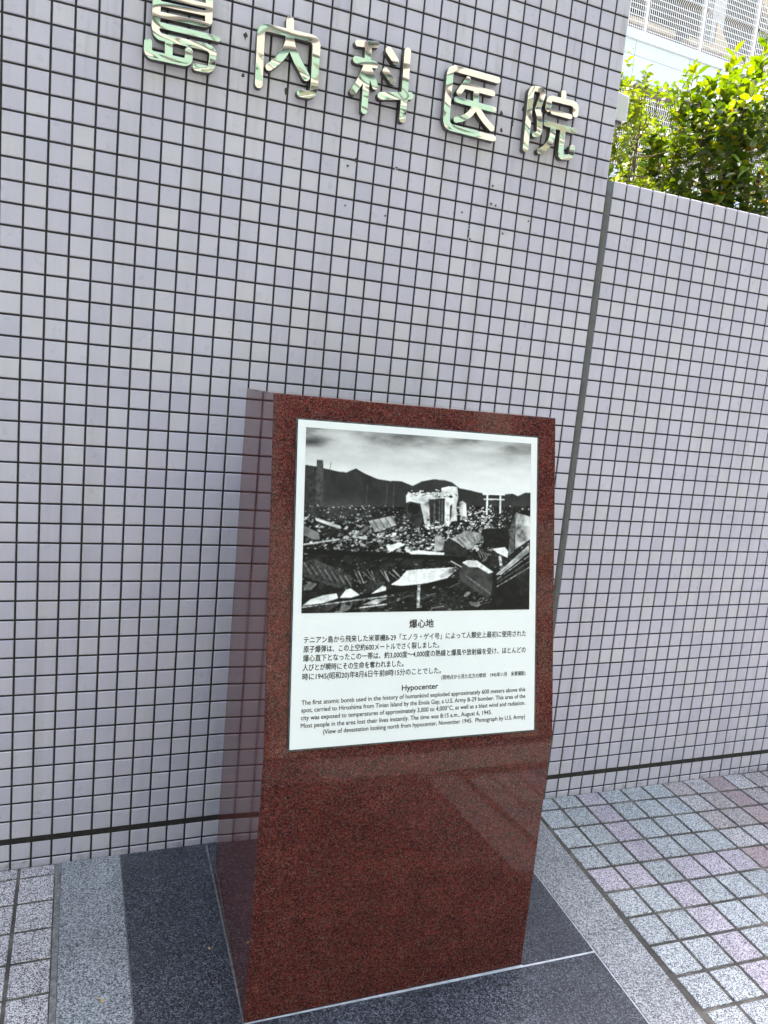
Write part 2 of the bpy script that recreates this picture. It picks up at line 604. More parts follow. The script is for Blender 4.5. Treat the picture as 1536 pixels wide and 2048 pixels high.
X2 = 33.44 * P_T
low = thing('tiled_wall', (2.4, .1, 0), 'lower lilac-grey tiled wall with leafy shrubs rising behind its top', 'wall')
ZT = zrow(1.02)
mb = MB()
mb.box(X2 + .001, 4.6, .0022, .19, -.14, ZT - .006)
own(mb.build('wall_core', M['grout']), low)
mb = MB()
for i in range(0, 58):
    for k, (z0, z1) in enumerate(rows_from(1)):
        tile_faces(mb, X2 + i * P_T + (.001 if i == 0 else HG), X2 + (i + 1) * P_T - HG, z0, ZT if k == 0 else z1)
    # cap tile on the top of the wall
    x0, x1 = X2 + i * P_T + HG, X2 + (i + 1) * P_T - HG
    mb.box(x0, x1, .0045, .10, ZT - .008, ZT - .0012)
own(mb.build('tile_facing', M['tile']), low)
mb = MB()
mb.box(X2 + .002, 4.6, .0006, .0028, zrow(40.31) - .0002, zrow(40) + .0006)
own(mb.build('base_groove', M['groove']), low)
mb = MB()
n = 60
for k in range(n):
    za, zb = -.004 + (ZT - .01) * k / n, -.004 + (ZT - .01) * (k + 1) / n
    w0 = .0008 * math.sin(k * .9) + rnd.gauss(0, .0002)
v, f = [], []
for k in range(n + 1):
    z = -.006 + (ZT + .002) * k / n
    e = .0009 * math.sin(k * .55) * math.sin(k * .21 + 1) + rnd.gauss(0, .0002)
    for u, y in ((0, .012), (.02, .0012), (.35, -.0002), (.65, -.0004), (.98, .0016), (1, .012)):
        xx = (XE - .0002) + u * (X2 - XE + .0006 + (e if u > .5 else 0))
        v.append((xx, y + rnd.gauss(0, .0002), z))
for k in range(n):
    for u in range(5):
        f.append((k * 6 + u, k * 6 + u + 1, k * 6 + u + 7, k * 6 + u + 6))
f.append(tuple(n * 6 + u for u in range(6)))
own(mesh_obj('joint_sealant', v, f, M['sealant'], smooth=True), low)

# old screw holes in the tall wall, each filled and gone dark in the middle
for hx, hz in ((.826, 1.817), (.942, 1.81), (1.172, 1.858), (1.309, 1.822), (1.276, 1.894), (.962, 1.938), (1.199, 1.8215), (1.261, 1.896), (1.26, 1.945), (.824, 1.917), (1.39, 1.87), (1.205, 1.79)):
    mb = MB()
    n = 10
    rr = rnd.uniform(.0022, .0032)
    ring = [(hx + 1.9 * rr * math.cos(2 * math.pi * k / n) * rnd.uniform(.8, 1.2), -.0006, hz + 1.9 * rr * math.sin(2 * math.pi * k / n) * rnd.uniform(.8, 1.3)) for k in range(n)]
    back = [(p[0], .0004, p[2]) for p in ring]
    mb.add(ring + back, [tuple(range(n))] + [(k, n + k, n + (k + 1) % n, (k + 1) % n) for k in range(n)], 0)
    dot = [(hx + rr * math.cos(2 * math.pi * k / n), -.0011, hz + rr * math.sin(2 * math.pi * k / n)) for k in range(n)]
    bk = [(p[0], -.0004, p[2]) for p in dot]
    mb.add(dot + bk, [tuple(range(n))] + [(k, n + k, n + (k + 1) % n, (k + 1) % n) for k in range(n)], 1)
    own(mb.build('patched_hole', [M['filler'], M['chip']]), wall)
# chipped mortar left around earlier fixings of the sign
for hx, hz, s_ in ((.535, 2.165, .010), (.535, 2.075, .008), (.645, 2.062, .009), (1.262, 2.141, .009), (1.300, 2.122, .010), (1.268, 2.095, .008), (1.330, 2.165, .008), (.51, 2.25, .008), (.845, 1.935, .006), (.872, 1.985, .005)):
    mb = MB()
    n = 9
    ring = [(hx + s_ * .5 * math.cos(2 * math.pi * k / n) * rnd.uniform(.5, 1.4), -.0008, hz + s_ * math.sin(2 * math.pi * k / n) * rnd.uniform(.4, 1.2)) for k in range(n)]
    back = [(p[0], .002, p[2]) for p in ring]
    mb.add(ring + back, [tuple(range(n))] + [(k, n + k, n + (k + 1) % n, (k + 1) % n) for k in range(n)])
    own(mb.build('mortar_chip', M['chip']), wall)

# pale box fixed to the end of the tall wall
mb = MB()
mb.prism([(XE, .07), (1.738, .07), (1.744, .078), (1.744, .17), (1.738, .178), (XE, .178)], 2.237, 2.322)
bx = mb.build('wall_box', M['box_white'])
for v_ in bx.data.vertices:
    if v_.co.x > 1.73 and v_.co.z > 2.3:
        v_.co.z -= .012
bevel(bx, .008, 3)
mb = MB()
mb.box(XE, 1.728, .08, .168, 2.226, 2.2365)
bs = mb.build('box_gap_shade', M['rim'], bx)  # dark strip standing in for the shaded gap beneath the box
tag(bx, 'small pale grey box on the end of the tall tiled wall, beside the vine', 'wall box')

# ---------------------------------------------------------------- steel characters
GLYPHS = {"A":[[[4170,20532],[4195,20529],[4419,20533],[4475,20542],[4491,20547],[4539,20570],[4579,20601],[4610,20636],[4638,20692],[4648,20748],[4660,20940],[4664,20972],[4660,21028],[4641,21076],[4627,21100],[4589,21140],[4523,21174],[4467,21185],[4403,21188],[4379,21185],[3403,21159],[3379,21162],[3363,21169],[3347,21181],[3331,21205],[3320,21236],[3325,21252],[3331,21261],[4675,21286],[4691,21288],[4707,21295],[4729,21316],[4737,21332],[4740,21348],[4738,21372],[4731,21388],[4723,21399],[4707,21412],[4691,21419],[4675,21421],[3339,21396],[3331,21397],[3327,21404],[3328,21476],[3331,21485],[4355,21526],[4371,21530],[4410,21548],[4440,21572],[4463,21596],[4476,21620],[4501,21644],[4512,21660],[4519,21676],[4523,21700],[4514,22284],[4511,22308],[4500,22332],[4467,22375],[4438,22396],[4419,22404],[4379,22407],[4339,22401],[4227,22396],[3883,22378],[3880,22380],[3893,22396],[3903,22420],[3904,22444],[3897,22468],[3823,22588],[3811,22599],[3795,22608],[3763,22613],[3731,22604],[3710,22588],[3695,22564],[3691,22532],[3701,22500],[3763,22396],[3776,22380],[3771,22373],[3307,22349],[3267,22369],[3235,22373],[3211,22369],[3195,22363],[3165,22340],[3150,22316],[3142,22284],[3136,21252],[3152,21212],[3155,21188],[3174,21124],[3208,21068],[3251,21029],[3275,21016],[3331,20997],[3453,20996],[3461,20740],[3459,20737],[3227,20732],[3211,20733],[3192,20740],[3179,20756],[3173,20780],[3174,20900],[3170,20924],[3159,20948],[3147,20963],[3115,20984],[3099,20988],[3075,20989],[3051,20983],[3035,20975],[3019,20962],[3003,20941],[2996,20924],[2992,20900],[2992,20780],[2989,20748],[2998,20684],[3019,20636],[3035,20615],[3067,20584],[3115,20559],[3139,20553],[3187,20547],[3211,20550],[3899,20566],[3955,20576],[4011,20602],[4067,20652],[4091,20692],[4100,20716],[4107,20772],[4105,20916],[4099,20948],[4083,20976],[4059,20996],[4035,21009],[3982,21012],[4379,21022],[4427,21017],[4451,21010],[4467,21001],[4480,20988],[4487,20972],[4490,20948],[4479,20756],[4471,20716],[4467,20708],[4459,20705],[4427,20698],[4187,20694],[4163,20689],[4147,20681],[4130,20668],[4115,20644],[4109,20620],[4110,20596],[4119,20572],[4131,20555],[4147,20542]],[[3651,20742],[3645,20748],[3638,20996],[3643,21002],[3971,21011],[3979,21010],[3980,21004],[3955,20990],[3939,20975],[3926,20956],[3918,20932],[3919,20756],[3915,20751],[3891,20748]],[[3331,21623],[3331,21733],[4340,21780],[4343,21692],[4350,21668],[4347,21663],[4339,21662],[3339,21621]],[[3331,21851],[3331,21908],[3339,21913],[4331,21945],[4339,21941],[4340,21900],[4331,21894],[3339,21847]],[[3339,22030],[3332,22036],[3332,22044],[3333,22204],[3334,22212],[3339,22215],[4331,22265],[4334,22260],[4337,22076],[4337,22068],[4331,22062]]],"B":[[[5702,20475],[5739,20475],[5762,20483],[5779,20493],[5794,20507],[5805,20523],[5812,20539],[5817,20563],[5796,21715],[5799,21763],[5811,21792],[5827,21799],[5867,21804],[6299,21815],[6307,21814],[6310,21811],[6304,21723],[6279,21619],[6246,21531],[6194,21435],[6132,21339],[6067,21257],[5979,21164],[5875,21076],[5858,21051],[5851,21027],[5852,20995],[5861,20971],[5883,20945],[5899,20934],[5923,20926],[5947,20925],[5971,20931],[5995,20945],[6112,21043],[6211,21147],[6288,21243],[6358,21347],[6403,21425],[6427,21472],[6435,21476],[6498,21363],[6579,21240],[6711,21075],[6811,20941],[6827,20925],[6843,20915],[6867,20905],[6891,20902],[6915,20904],[6939,20913],[6963,20929],[6979,20947],[6991,20971],[6997,20995],[6997,21019],[6991,21043],[6978,21067],[6894,21179],[6753,21355],[6708,21419],[6658,21499],[6610,21587],[6570,21675],[6551,21731],[6529,21819],[6891,21831],[6939,21825],[6963,21817],[6987,21799],[7001,21771],[7006,21755],[7008,21715],[7025,20795],[7020,20747],[7008,20715],[7001,20707],[6987,20701],[6955,20696],[6763,20689],[6739,20682],[6715,20666],[6697,20643],[6687,20619],[6685,20587],[6690,20563],[6703,20539],[6723,20520],[6747,20507],[6771,20502],[6963,20508],[7043,20526],[7099,20555],[7151,20595],[7193,20651],[7221,20723],[7230,20803],[7213,21795],[7192,21875],[7151,21939],[7131,21959],[7075,21994],[7051,22003],[6987,22017],[6955,22016],[6915,22019],[6883,22015],[6507,22006],[6497,22203],[6489,22235],[6475,22259],[6451,22281],[6427,22292],[6395,22297],[6363,22291],[6339,22278],[6315,22254],[6302,22227],[6297,22195],[6305,22011],[6305,22003],[6299,21998],[5859,21985],[5787,21971],[5731,21944],[5682,21907],[5642,21859],[5614,21795],[5609,21771],[5602,21699],[5622,20563],[5631,20531],[5646,20507],[5675,20484]]],"C":[[[8486,20464],[8522,20463],[8546,20470],[8562,20479],[8586,20506],[8594,20524],[8599,20544],[8589,21288],[8592,21296],[8594,21300],[8666,21152],[8682,21132],[8706,21116],[8722,21111],[8746,21108],[8770,21112],[8786,21119],[8802,21129],[8817,21144],[8826,21161],[8834,21184],[8834,21208],[8828,21232],[8747,21400],[8701,21488],[8626,21608],[8634,21614],[8714,21615],[8738,21623],[8754,21633],[8775,21656],[8785,21680],[8788,21712],[8782,21736],[8762,21768],[8730,21789],[8698,21795],[8586,21796],[8581,21800],[8581,21808],[8568,22080],[8714,22117],[8738,22127],[8754,22140],[8769,22160],[8776,22184],[8776,22208],[8765,22240],[8746,22261],[8722,22274],[8690,22279],[8482,22230],[8450,22226],[8434,22220],[8162,22185],[8138,22174],[8123,22160],[8112,22144],[8103,22120],[8102,22096],[8108,22072],[8122,22050],[8138,22036],[8162,22024],[8186,22021],[8378,22045],[8386,22043],[8399,21800],[8394,21797],[8162,21797],[8138,21789],[8119,21776],[8104,21760],[8091,21736],[8086,21704],[8093,21672],[8114,21642],[8138,21625],[8170,21616],[8370,21615],[8377,21608],[8300,21400],[8240,21256],[8184,21144],[8082,20980],[8074,20952],[8074,20927],[8081,20904],[8090,20888],[8106,20872],[8130,20858],[8154,20852],[8178,20853],[8202,20862],[8218,20872],[8234,20889],[8340,21056],[8402,21172],[8407,21168],[8409,21152],[8418,20544],[8423,20520],[8437,20496],[8458,20476]],[[9576,20472],[9594,20471],[9618,20474],[9650,20490],[9674,20517],[9688,20552],[9688,21064],[9778,21085],[9810,21100],[9826,21113],[9842,21136],[9850,21160],[9852,21184],[9848,21208],[9836,21232],[9823,21248],[9802,21264],[9786,21271],[9762,21276],[9738,21275],[9690,21264],[9686,21272],[9666,22240],[9662,22264],[9655,22280],[9637,22304],[9618,22318],[9594,22328],[9570,22331],[9538,22325],[9515,22312],[9498,22296],[9483,22272],[9478,22256],[9476,22232],[9484,21856],[9494,21224],[9490,21221],[8898,21091],[8874,21078],[8850,21054],[8837,21024],[8834,20992],[8842,20958],[8850,20944],[8866,20926],[8898,20908],[8914,20904],[8938,20903],[9490,21022],[9495,21016],[9498,20552],[9506,20525],[9522,20502],[9546,20483]],[[9207,21336],[9234,21336],[9258,21343],[9282,21359],[9298,21376],[9309,21400],[9313,21424],[9311,21448],[9301,21472],[9282,21496],[9063,21688],[9042,21701],[9018,21709],[8994,21709],[8970,21704],[8946,21690],[8930,21672],[8917,21648],[8912,21624],[8913,21600],[8922,21576],[8939,21552],[9162,21357],[9186,21342]],[[9219,21832],[9242,21827],[9274,21829],[9298,21837],[9324,21856],[9341,21880],[9349,21904],[9351,21936],[9344,21960],[9324,21992],[9115,22200],[9098,22214],[9076,22224],[9050,22229],[9018,22226],[8994,22215],[8976,22200],[8958,22176],[8949,22152],[8947,22120],[8953,22096],[8962,22078],[8978,22059],[9186,21852]]],"D":[[[12326,20545],[12366,20545],[12398,20556],[12415,20569],[12428,20585],[12441,20617],[12441,20649],[12428,20681],[12415,20697],[12398,20709],[12366,20720],[11078,20736],[11046,20740],[11022,20751],[11001,20769],[10985,20793],[10973,20825],[10964,20881],[10952,21385],[10945,21977],[10950,22017],[10958,22037],[10966,22047],[10982,22053],[11014,22056],[12310,22054],[12342,22063],[12366,22082],[12384,22113],[12388,22145],[12380,22177],[12363,22201],[12334,22220],[12302,22226],[11022,22228],[10950,22217],[10894,22196],[10854,22175],[10838,22164],[10802,22129],[10785,22105],[10759,22049],[10746,21977],[10752,21361],[10762,20857],[10773,20777],[10802,20697],[10838,20646],[10857,20625],[10910,20589],[10926,20581],[10990,20563],[11022,20563],[11054,20559]],[[11127,20801],[11150,20796],[11174,20798],[11310,20842],[11379,20873],[11478,20932],[11548,20985],[11608,21041],[11662,21105],[11726,21200],[11807,21113],[11934,20999],[11998,20951],[12118,20872],[12222,20810],[12246,20800],[12270,20797],[12294,20801],[12318,20812],[12334,20825],[12353,20857],[12359,20889],[12352,20921],[12334,20949],[12318,20962],[12158,21062],[12086,21113],[11974,21211],[11919,21265],[11891,21297],[12270,21295],[12294,21297],[12318,21308],[12332,21321],[12343,21337],[12349,21353],[12352,21377],[12349,21393],[12343,21409],[12332,21425],[12310,21441],[12278,21450],[11790,21454],[11780,21457],[11768,21697],[12190,21696],[12222,21702],[12246,21719],[12263,21745],[12269,21769],[12264,21801],[12250,21825],[12230,21842],[12206,21851],[12166,21853],[11438,21856],[11435,21857],[11438,21865],[11472,21921],[11480,21945],[11479,21977],[11470,22000],[11446,22025],[11414,22037],[11382,22036],[11366,22030],[11347,22017],[11334,22001],[11089,21609],[11080,21577],[11083,21553],[11088,21537],[11110,21510],[11126,21500],[11142,21494],[11174,21493],[11206,21506],[11228,21529],[11334,21698],[11342,21705],[11374,21699],[11590,21698],[11598,21697],[11611,21465],[11606,21456],[11598,21455],[11102,21459],[11070,21448],[11046,21425],[11034,21393],[11034,21369],[11039,21353],[11047,21337],[11062,21322],[11078,21312],[11094,21306],[11566,21301],[11570,21297],[11549,21249],[11495,21169],[11452,21121],[11406,21080],[11350,21041],[11294,21009],[11246,20988],[11126,20949],[11097,20929],[11086,20913],[11079,20897],[11076,20881],[11078,20857],[11084,20841],[11094,20825],[11110,20810]]],"E":[[[13385,20485],[13422,20480],[13446,20485],[13463,20493],[13483,20509],[13495,20525],[13503,20541],[13508,20565],[13494,21229],[13482,22021],[13488,22077],[13502,22114],[13510,22118],[13638,22123],[13665,22117],[13673,22109],[13677,22093],[13677,22085],[13643,21957],[13567,21693],[13565,21669],[13572,21637],[13621,21549],[13640,21509],[13665,21429],[13683,21349],[13694,21285],[13708,21157],[13708,21117],[13703,21093],[13694,21082],[13678,21076],[13622,21070],[13606,21064],[13590,21052],[13578,21037],[13569,21013],[13568,20989],[13572,20973],[13590,20946],[13606,20935],[13622,20928],[13646,20926],[13710,20932],[13766,20949],[13814,20975],[13857,21021],[13870,21043],[13889,21109],[13891,21173],[13864,21381],[13843,21477],[13815,21565],[13789,21621],[13753,21685],[13849,22037],[13863,22069],[13865,22101],[13862,22141],[13856,22165],[13833,22213],[13809,22237],[13766,22264],[13702,22278],[13646,22279],[13478,22266],[13422,22247],[13382,22223],[13366,22208],[13334,22165],[13309,22101],[13298,22013],[13308,21213],[13323,20565],[13328,20541],[13341,20517],[13358,20499]],[[14661,20509],[14726,20512],[14877,20541],[14926,20557],[14974,20583],[15011,20621],[15027,20645],[15044,20685],[15050,20709],[15054,20757],[15057,20877],[15055,20901],[15047,20925],[15030,20949],[15006,20966],[14974,20976],[14942,20974],[14918,20965],[14894,20946],[14875,20917],[14869,20885],[14863,20725],[14855,20701],[14849,20693],[14830,20685],[14710,20665],[14700,20669],[14690,20685],[14681,20725],[14668,21277],[14678,21281],[14950,21281],[14982,21287],[14998,21296],[15012,21309],[15022,21325],[15028,21341],[15030,21365],[15028,21381],[15022,21397],[15011,21413],[14982,21433],[14950,21440],[13982,21441],[13958,21436],[13934,21422],[13918,21405],[13908,21381],[13907,21349],[13915,21325],[13926,21308],[13950,21290],[13982,21282],[14126,21282],[14134,21281],[14138,21277],[14150,21165],[14151,21133],[14148,21077],[14137,21013],[14117,20949],[14094,20900],[14057,20845],[14016,20797],[13974,20755],[13946,20733],[13831,20653],[13814,20634],[13805,20613],[13802,20589],[13807,20565],[13821,20541],[13846,20521],[13870,20514],[13894,20514],[13918,20523],[14083,20637],[14118,20667],[14174,20724],[14222,20782],[14269,20853],[14292,20901],[14317,20973],[14335,21053],[14343,21141],[14341,21189],[14332,21277],[14342,21281],[14470,21281],[14478,21280],[14481,21277],[14494,20701],[14505,20637],[14532,20581],[14551,20557],[14598,20524],[14614,20518]],[[14145,21645],[14774,21638],[14798,21646],[14822,21665],[14836,21693],[14837,21717],[14831,21741],[14814,21764],[14790,21778],[14766,21782],[14158,21788],[14134,21784],[14118,21776],[14105,21765],[14094,21750],[14092,21757],[14099,21973],[14102,21983],[14110,21985],[14438,21990],[14478,21984],[14518,21992],[14726,21996],[14766,21994],[14790,21990],[14805,21981],[14810,21973],[14818,21949],[14827,21805],[14835,21773],[14850,21749],[14870,21731],[14894,21719],[14918,21714],[14950,21717],[14983,21733],[15006,21757],[15015,21773],[15022,21797],[15022,21821],[15011,21989],[14998,22039],[14970,22085],[14950,22106],[14910,22131],[14894,22138],[14846,22149],[14790,22153],[14558,22147],[14540,22293],[14532,22317],[14515,22341],[14494,22357],[14470,22365],[14446,22367],[14422,22361],[14400,22349],[14382,22331],[14370,22309],[14365,22277],[14379,22149],[14374,22144],[14118,22139],[14070,22133],[14006,22112],[13972,22093],[13950,22072],[13930,22045],[13923,22029],[13911,21973],[13905,21773],[13908,21749],[13919,21725],[13934,21705],[13950,21693],[13974,21683],[13998,21679],[14022,21682],[14046,21692],[14062,21703],[14078,21722],[14085,21717],[14089,21693],[14103,21669],[14123,21653]]]}
gl = {'A': 'mirror-polished steel character of stacked bars, cut off by the top of the photo',
      'B': 'mirror-polished steel character like an open-bottomed frame around two splayed legs',
      'C': 'mirror-polished steel character with two short slanting dashes beside a tall upright',
      'D': 'mirror-polished steel character enclosed by a bracket open to the right',
      'E': 'mirror-polished steel character nearest the end of the tall wall, with a hooked foot'}
for key in 'ABCDE':
    cu = bpy.data.curves.new('glyph', 'CURVE')
    cu.dimensions = '2D'
    cu.fill_mode = 'BOTH'
    cu.extrude = .0088
    cu.bevel_depth = .0007
    cu.bevel_resolution = 1
    cu.offset = -.0007
    for lp in GLYPHS[key]:
        sp_ = cu.splines.new('POLY')
        sp_.points.add(len(lp) - 1)
        for p, (x, z) in zip(sp_.points, lp):
            p.co = (x * 1e-4, z * 1e-4, 0, 1)
        sp_.use_cyclic_u = True
    tmp = bpy.data.objects.new('glyph', cu)
    C.objects.link(tmp)
    dg = bpy.context.evaluated_depsgraph_get()
    me = bpy.data.meshes.new_from_object(tmp.evaluated_get(dg))
    bpy.data.objects.remove(tmp)
    # curve plane (x, y) -> wall plane (x, z); curve +z -> -y (towards the viewer)
    me.transform(Matrix(((1, 0, 0, 0), (0, 0, -1, -.0105), (0, 1, 0, 0), (0, 0, 0, 1))))
    me.materials.clear()
    me.materials.append(M['steel'])
    me.materials.append(M['steel_side'])
    for p in me.polygons:
        p.use_smooth = False
        p.material_index = 1 if abs(p.normal.y) < .3 else 0
    o = bpy.data.objects.new('steel_character', me)
    C.objects.link(o)
    xs = [v_.co.x for v_ in me.vertices]
    zs = [v_.co.z for v_ in me.vertices]
    c_ = Vector(((min(xs) + max(xs)) / 2, 0, min(zs)))
    me.transform(Matrix.Translation(-c_))
    o.location = c_
    tag(o, gl[key], 'sign character', 'steel characters on the tiled wall')

# ---------------------------------------------------------------- red granite stone with its plaque
FL, FR, BL = np.array((.5425, -.659, 0)), np.array((1.2185, -.668, 0)), np.array((.5635, -.155, 0))
BR = FR + (BL - FL)
side = (BL - FL) / np.linalg.norm(BL - FL)
front = (FR - FL) / np.linalg.norm(FR - FL)
KZ, HT, LEAN = .597, 1.315, .158
Zv = np.array((0, 0, 1.0))
stone = thing('information_stone', tuple((FL + BR) / 2), 'polished red granite stone with a leaning upper face bearing a white plaque', 'memorial stone')
prof = [FL, FL + Zv * KZ, FL + side * LEAN + Zv * HT, BL + Zv * HT, BL]
prof2 = [p + (FR - FL) for p in prof]
v = prof + prof2
n = 5
f = [(4, 3, 2, 1, 0), (5, 6, 7, 8, 9)] + [(k, (k + 1) % 5, 5 + (k + 1) % 5, 5 + k) for k in range(5)]
body = mesh_obj('granite_body', v, f, M['red'])
bm = bmesh.new()
bm.from_mesh(body.data)
bmesh.ops.recalc_face_normals(bm, faces=bm.faces)
bm.to_mesh(body.data)
bm.free()
bevel(body, .0024, 3)
own(body, stone)

upv = (prof[2] - prof[1])
upv = upv / np.linalg.norm(upv)
nrm = np.cross(front, upv)
PM = Matrix(((front[0], upv[0], nrm[0], prof[1][0]), (front[1], upv[1], nrm[1], prof[1][1]), (front[2], upv[2], nrm[2], prof[1][2]), (0, 0, 0, 1)))
U0, U1, V0, V1 = .0515, .6232, .0142, .6838


def place(o, parent):
    o.data.transform(PM)
    return own(o, stone) if parent is None else own2(o, parent)


def own2(o, parent):
    o.parent = parent
    o.matrix_parent_inverse = Matrix.Translation(-Vector(stone.location)) if False else Matrix.Identity(4)
    return o


mb = MB()
mb.box(U0, U1, V0, V1, .0004, .0046)
plaque = mb.build('plaque', M['plate'])
bevel(plaque, .0006, 1)
place(plaque, None)
mb = MB()
e = .0034
mb.box(U0 - e, U0 - .0002, V0 - e, V1 + e, .0004, .0034)
mb.box(U1 + .0002, U1 + e, V0 - e, V1 + e, .0004, .0034)
mb.box(U0 - .0002, U1 + .0002, V0 - e, V0 - .0002, .0004, .0034)
mb.box(U0 - .0002, U1 + .0002, V1 + .0002, V1 + e, .0004, .0034)
place(mb.build('rim', M['rim']), plaque)

# --- the printed photograph: a generic view of a ruined town under hills, drawn as grey values
PW, PH = 330, 240
PR = np.random.RandomState(5)


def vnoise(w, h, cells, seed):
    rs = np.random.RandomState(seed)
    out = np.zeros((h, w))
    amp = 1.0
    tot = 0
    for o_ in range(4):
        ny, nx = int(cells[1] * 2 ** o_) + 2, int(cells[0] * 2 ** o_) + 2
        g = rs.rand(ny, nx)
        yy, xx = np.linspace(0, ny - 1.001, h), np.linspace(0, nx - 1.001, w)
        y0, x0 = yy.astype(int), xx.astype(int)
        fy, fx = (yy - y0)[:, None], (xx - x0)[None, :]
        fy, fx = fy * fy * (3 - 2 * fy), fx * fx * (3 - 2 * fx)
        out += amp * (g[y0][:, x0] * (1 - fy) * (1 - fx) + g[y0 + 1][:, x0] * fy * (1 - fx) + g[y0][:, x0 + 1] * (1 - fy) * fx + g[y0 + 1][:, x0 + 1] * fy * fx)
        tot += amp
        amp *= .55
    return out / tot


SSX, SSY = PW * 2, PH * 2
yy_, xx_ = np.mgrid[0:SSY, 0:SSX]
XN, YN = (xx_ + .5) / SSX, (yy_ + .5) / SSY


def nc(p):
    t = (p[0] - 295) / 992.0
    top, bot = 258 + 67 * t, 1070 - 18 * t
    return t, (p[1] - top) / (bot - top)


def inside(poly):
    q = [nc(p) for p in poly]
    X0 = max(0, int(min(p[0] for p in q) * SSX) - 1)
    X1 = min(SSX, int(max(p[0] for p in q) * SSX) + 2)
    Y0 = max(0, int(min(p[1] for p in q) * SSY) - 1)
    Y1 = min(SSY, int(max(p[1] for p in q) * SSY) + 2)
    full = np.zeros(XN.shape, bool)
    if X1 <= X0 or Y1 <= Y0:
        return full
    xn, yn = XN[Y0:Y1, X0:X1], YN[Y0:Y1, X0:X1]
    ins = np.zeros(xn.shape, bool)
    for (x0, y0), (x1, y1) in zip(q, q[1:] + q[:1]):
        if abs(y1 - y0) < 1e-9:
            continue
        ins ^= ((y0 > yn) != (y1 > yn)) & (xn < (x1 - x0) * (yn - y0) / (y1 - y0) + x0)
    full[Y0:Y1, X0:X1] = ins
    return full


NS = vnoise(SSX, SSY, (26, 20), 3)
NF = vnoise(SSX, SSY, (90, 70), 4)
NL = vnoise(SSX, SSY, (5, 9), 8)
img = np.zeros((SSY, SSX))
img[:] = .42 + .34 * np.clip(YN / .27, 0, 1)
cl = .55 * vnoise(SSX, SSY, (5, 17), 12) + .45 * vnoise(SSX, SSY, (9, 16), 31)
img += (cl - .5) * .8 * np.clip(1 - YN / .33, .15, 1)
img -= .32 * np.exp(-(((XN - .03) / .07) ** 2 + ((YN - .075) / .03) ** 2))
img -= .22 * np.exp(-(((XN - .92) / .12) ** 2 + ((YN - .045) / .05) ** 2))
img -= .12 * np.exp(-(((XN - .35) / .2) ** 2 + ((YN - .02) / .03) ** 2))
hill = [(290, 425), (340, 432), (385, 441), (430, 452), (462, 455), (482, 444), (500, 437), (520, 450), (540, 461), (590, 483), (640, 491), (690, 492), (740, 512), (780, 492), (830, 483), (880, 486), (915, 496), (950, 522), (1000, 531), (1040, 541), (1100, 546), (1150, 549), (1200, 545), (1225, 556), (1262, 540), (1290, 541), (1290, 1080), (290, 1080)]
m_ = inside(hill)
img[m_] = (.085 + .05 * np.clip((YN - .33) / .15, 0, 1) * NL + .05 * (NS - .5))[m_]


def fill(poly, val, tex=.35, src=None):
    m_ = inside(poly)
    s_ = NF if src is None else src
    img[m_] = np.clip(val * (1 + tex * (s_[m_] - .5) * 3), 0, 1)


def stroke(p, q, w, val, tex=.2):
    d_ = np.array(q, float) - np.array(p, float)
    n_ = np.array((-d_[1], d_[0])) / (np.linalg.norm(d_) + 1e-9) * w * .5
    p, q = np.array(p), np.array(q)
    fill([tuple(p + n_), tuple(q + n_), tuple(q - n_), tuple(p - n_)], val, tex)


# low haze and dark middle ground
m_ = inside([(290, 610), (1290, 600), (1290, 1080), (290, 1080)])
img[m_] = np.clip(.03 + .10 * (NS - .35) + .05 * (NF - .4), .012, .3)[m_]
img += .05 * np.exp(-(((XN - .15) / .12) ** 2 + ((YN - .45) / .05) ** 2))
fill([(298, 424), (340, 430), (340, 640), (298, 640)], .09, .3)
fill([(340, 400), (366, 402), (372, 600), (340, 600)], .13, .3)
stroke((397, 408), (393, 446), 2.5, .2)
for x_ in (548, 631, 660):
    stroke((x_, 505), (x_ - 3, 610), 2, .16)
# scattered distant specks
for k in range(420):
    x_, y_ = PR.uniform(296, 1286), 600 + 75 * PR.rand() ** 1.5
    s_ = PR.uniform(1.5, 6)
    fill([(x_, y_), (x_ + s_, y_ - s_ * PR.rand()), (x_ + s_ * 1.6, y_ + s_ * .6)], PR.choice([.08, .14, .3, .6]), .2)


def rubble(x0, x1, y0, y1, n_, smin, smax, lo, hi, p_light=.5):
    for k in range(n_):
        t_ = PR.rand()
        y_ = y0 + (y1 - y0) * t_
        x_ = PR.uniform(x0, x1)
        s_ = (smin + (smax - smin) * PR.rand() ** 2) * (.6 + .8 * t_)
        a0 = PR.uniform(-.9, .5)
        m = PR.randint(4, 7)
        pts_ = []
        for j in range(m):
            an = 2 * math.pi * (j + PR.uniform(-.25, .25)) / m
            ex, ey = s_ * math.cos(an) * 1.5, s_ * math.sin(an) * .75
            pts_.append((x_ + ex * math.cos(a0) - ey * math.sin(a0), y_ + ex * math.sin(a0) + ey * math.cos(a0)))
        v_ = PR.uniform(lo, hi) if PR.rand() < p_light else PR.uniform(.015, .09)
        fill([(px_ + s_ * .4, py_ + s_ * .5) for px_, py_ in pts_], .015, .1)
        fill(pts_, v_, .45)


rubble(296, 720, 645, 790, 240, 3, 13, .15, .6, .45)
rubble(930, 1110, 600, 700, 190, 2, 8, .35, .9, .7)
rubble(480, 1180, 680, 800, 330, 3, 13, .2, .75, .5)
rubble(296, 1286, 800, 1060, 160, 5, 22, .06, .25, .4)
rubble(296, 1286, 640, 800, 900, 1.5, 5, .08, .5, .55)
rubble(560, 1120, 690, 800, 600, 1.5, 7, .15, .8, .6)
rubble(296, 1286, 800, 1060, 500, 1.5, 6, .08, .3, .5)
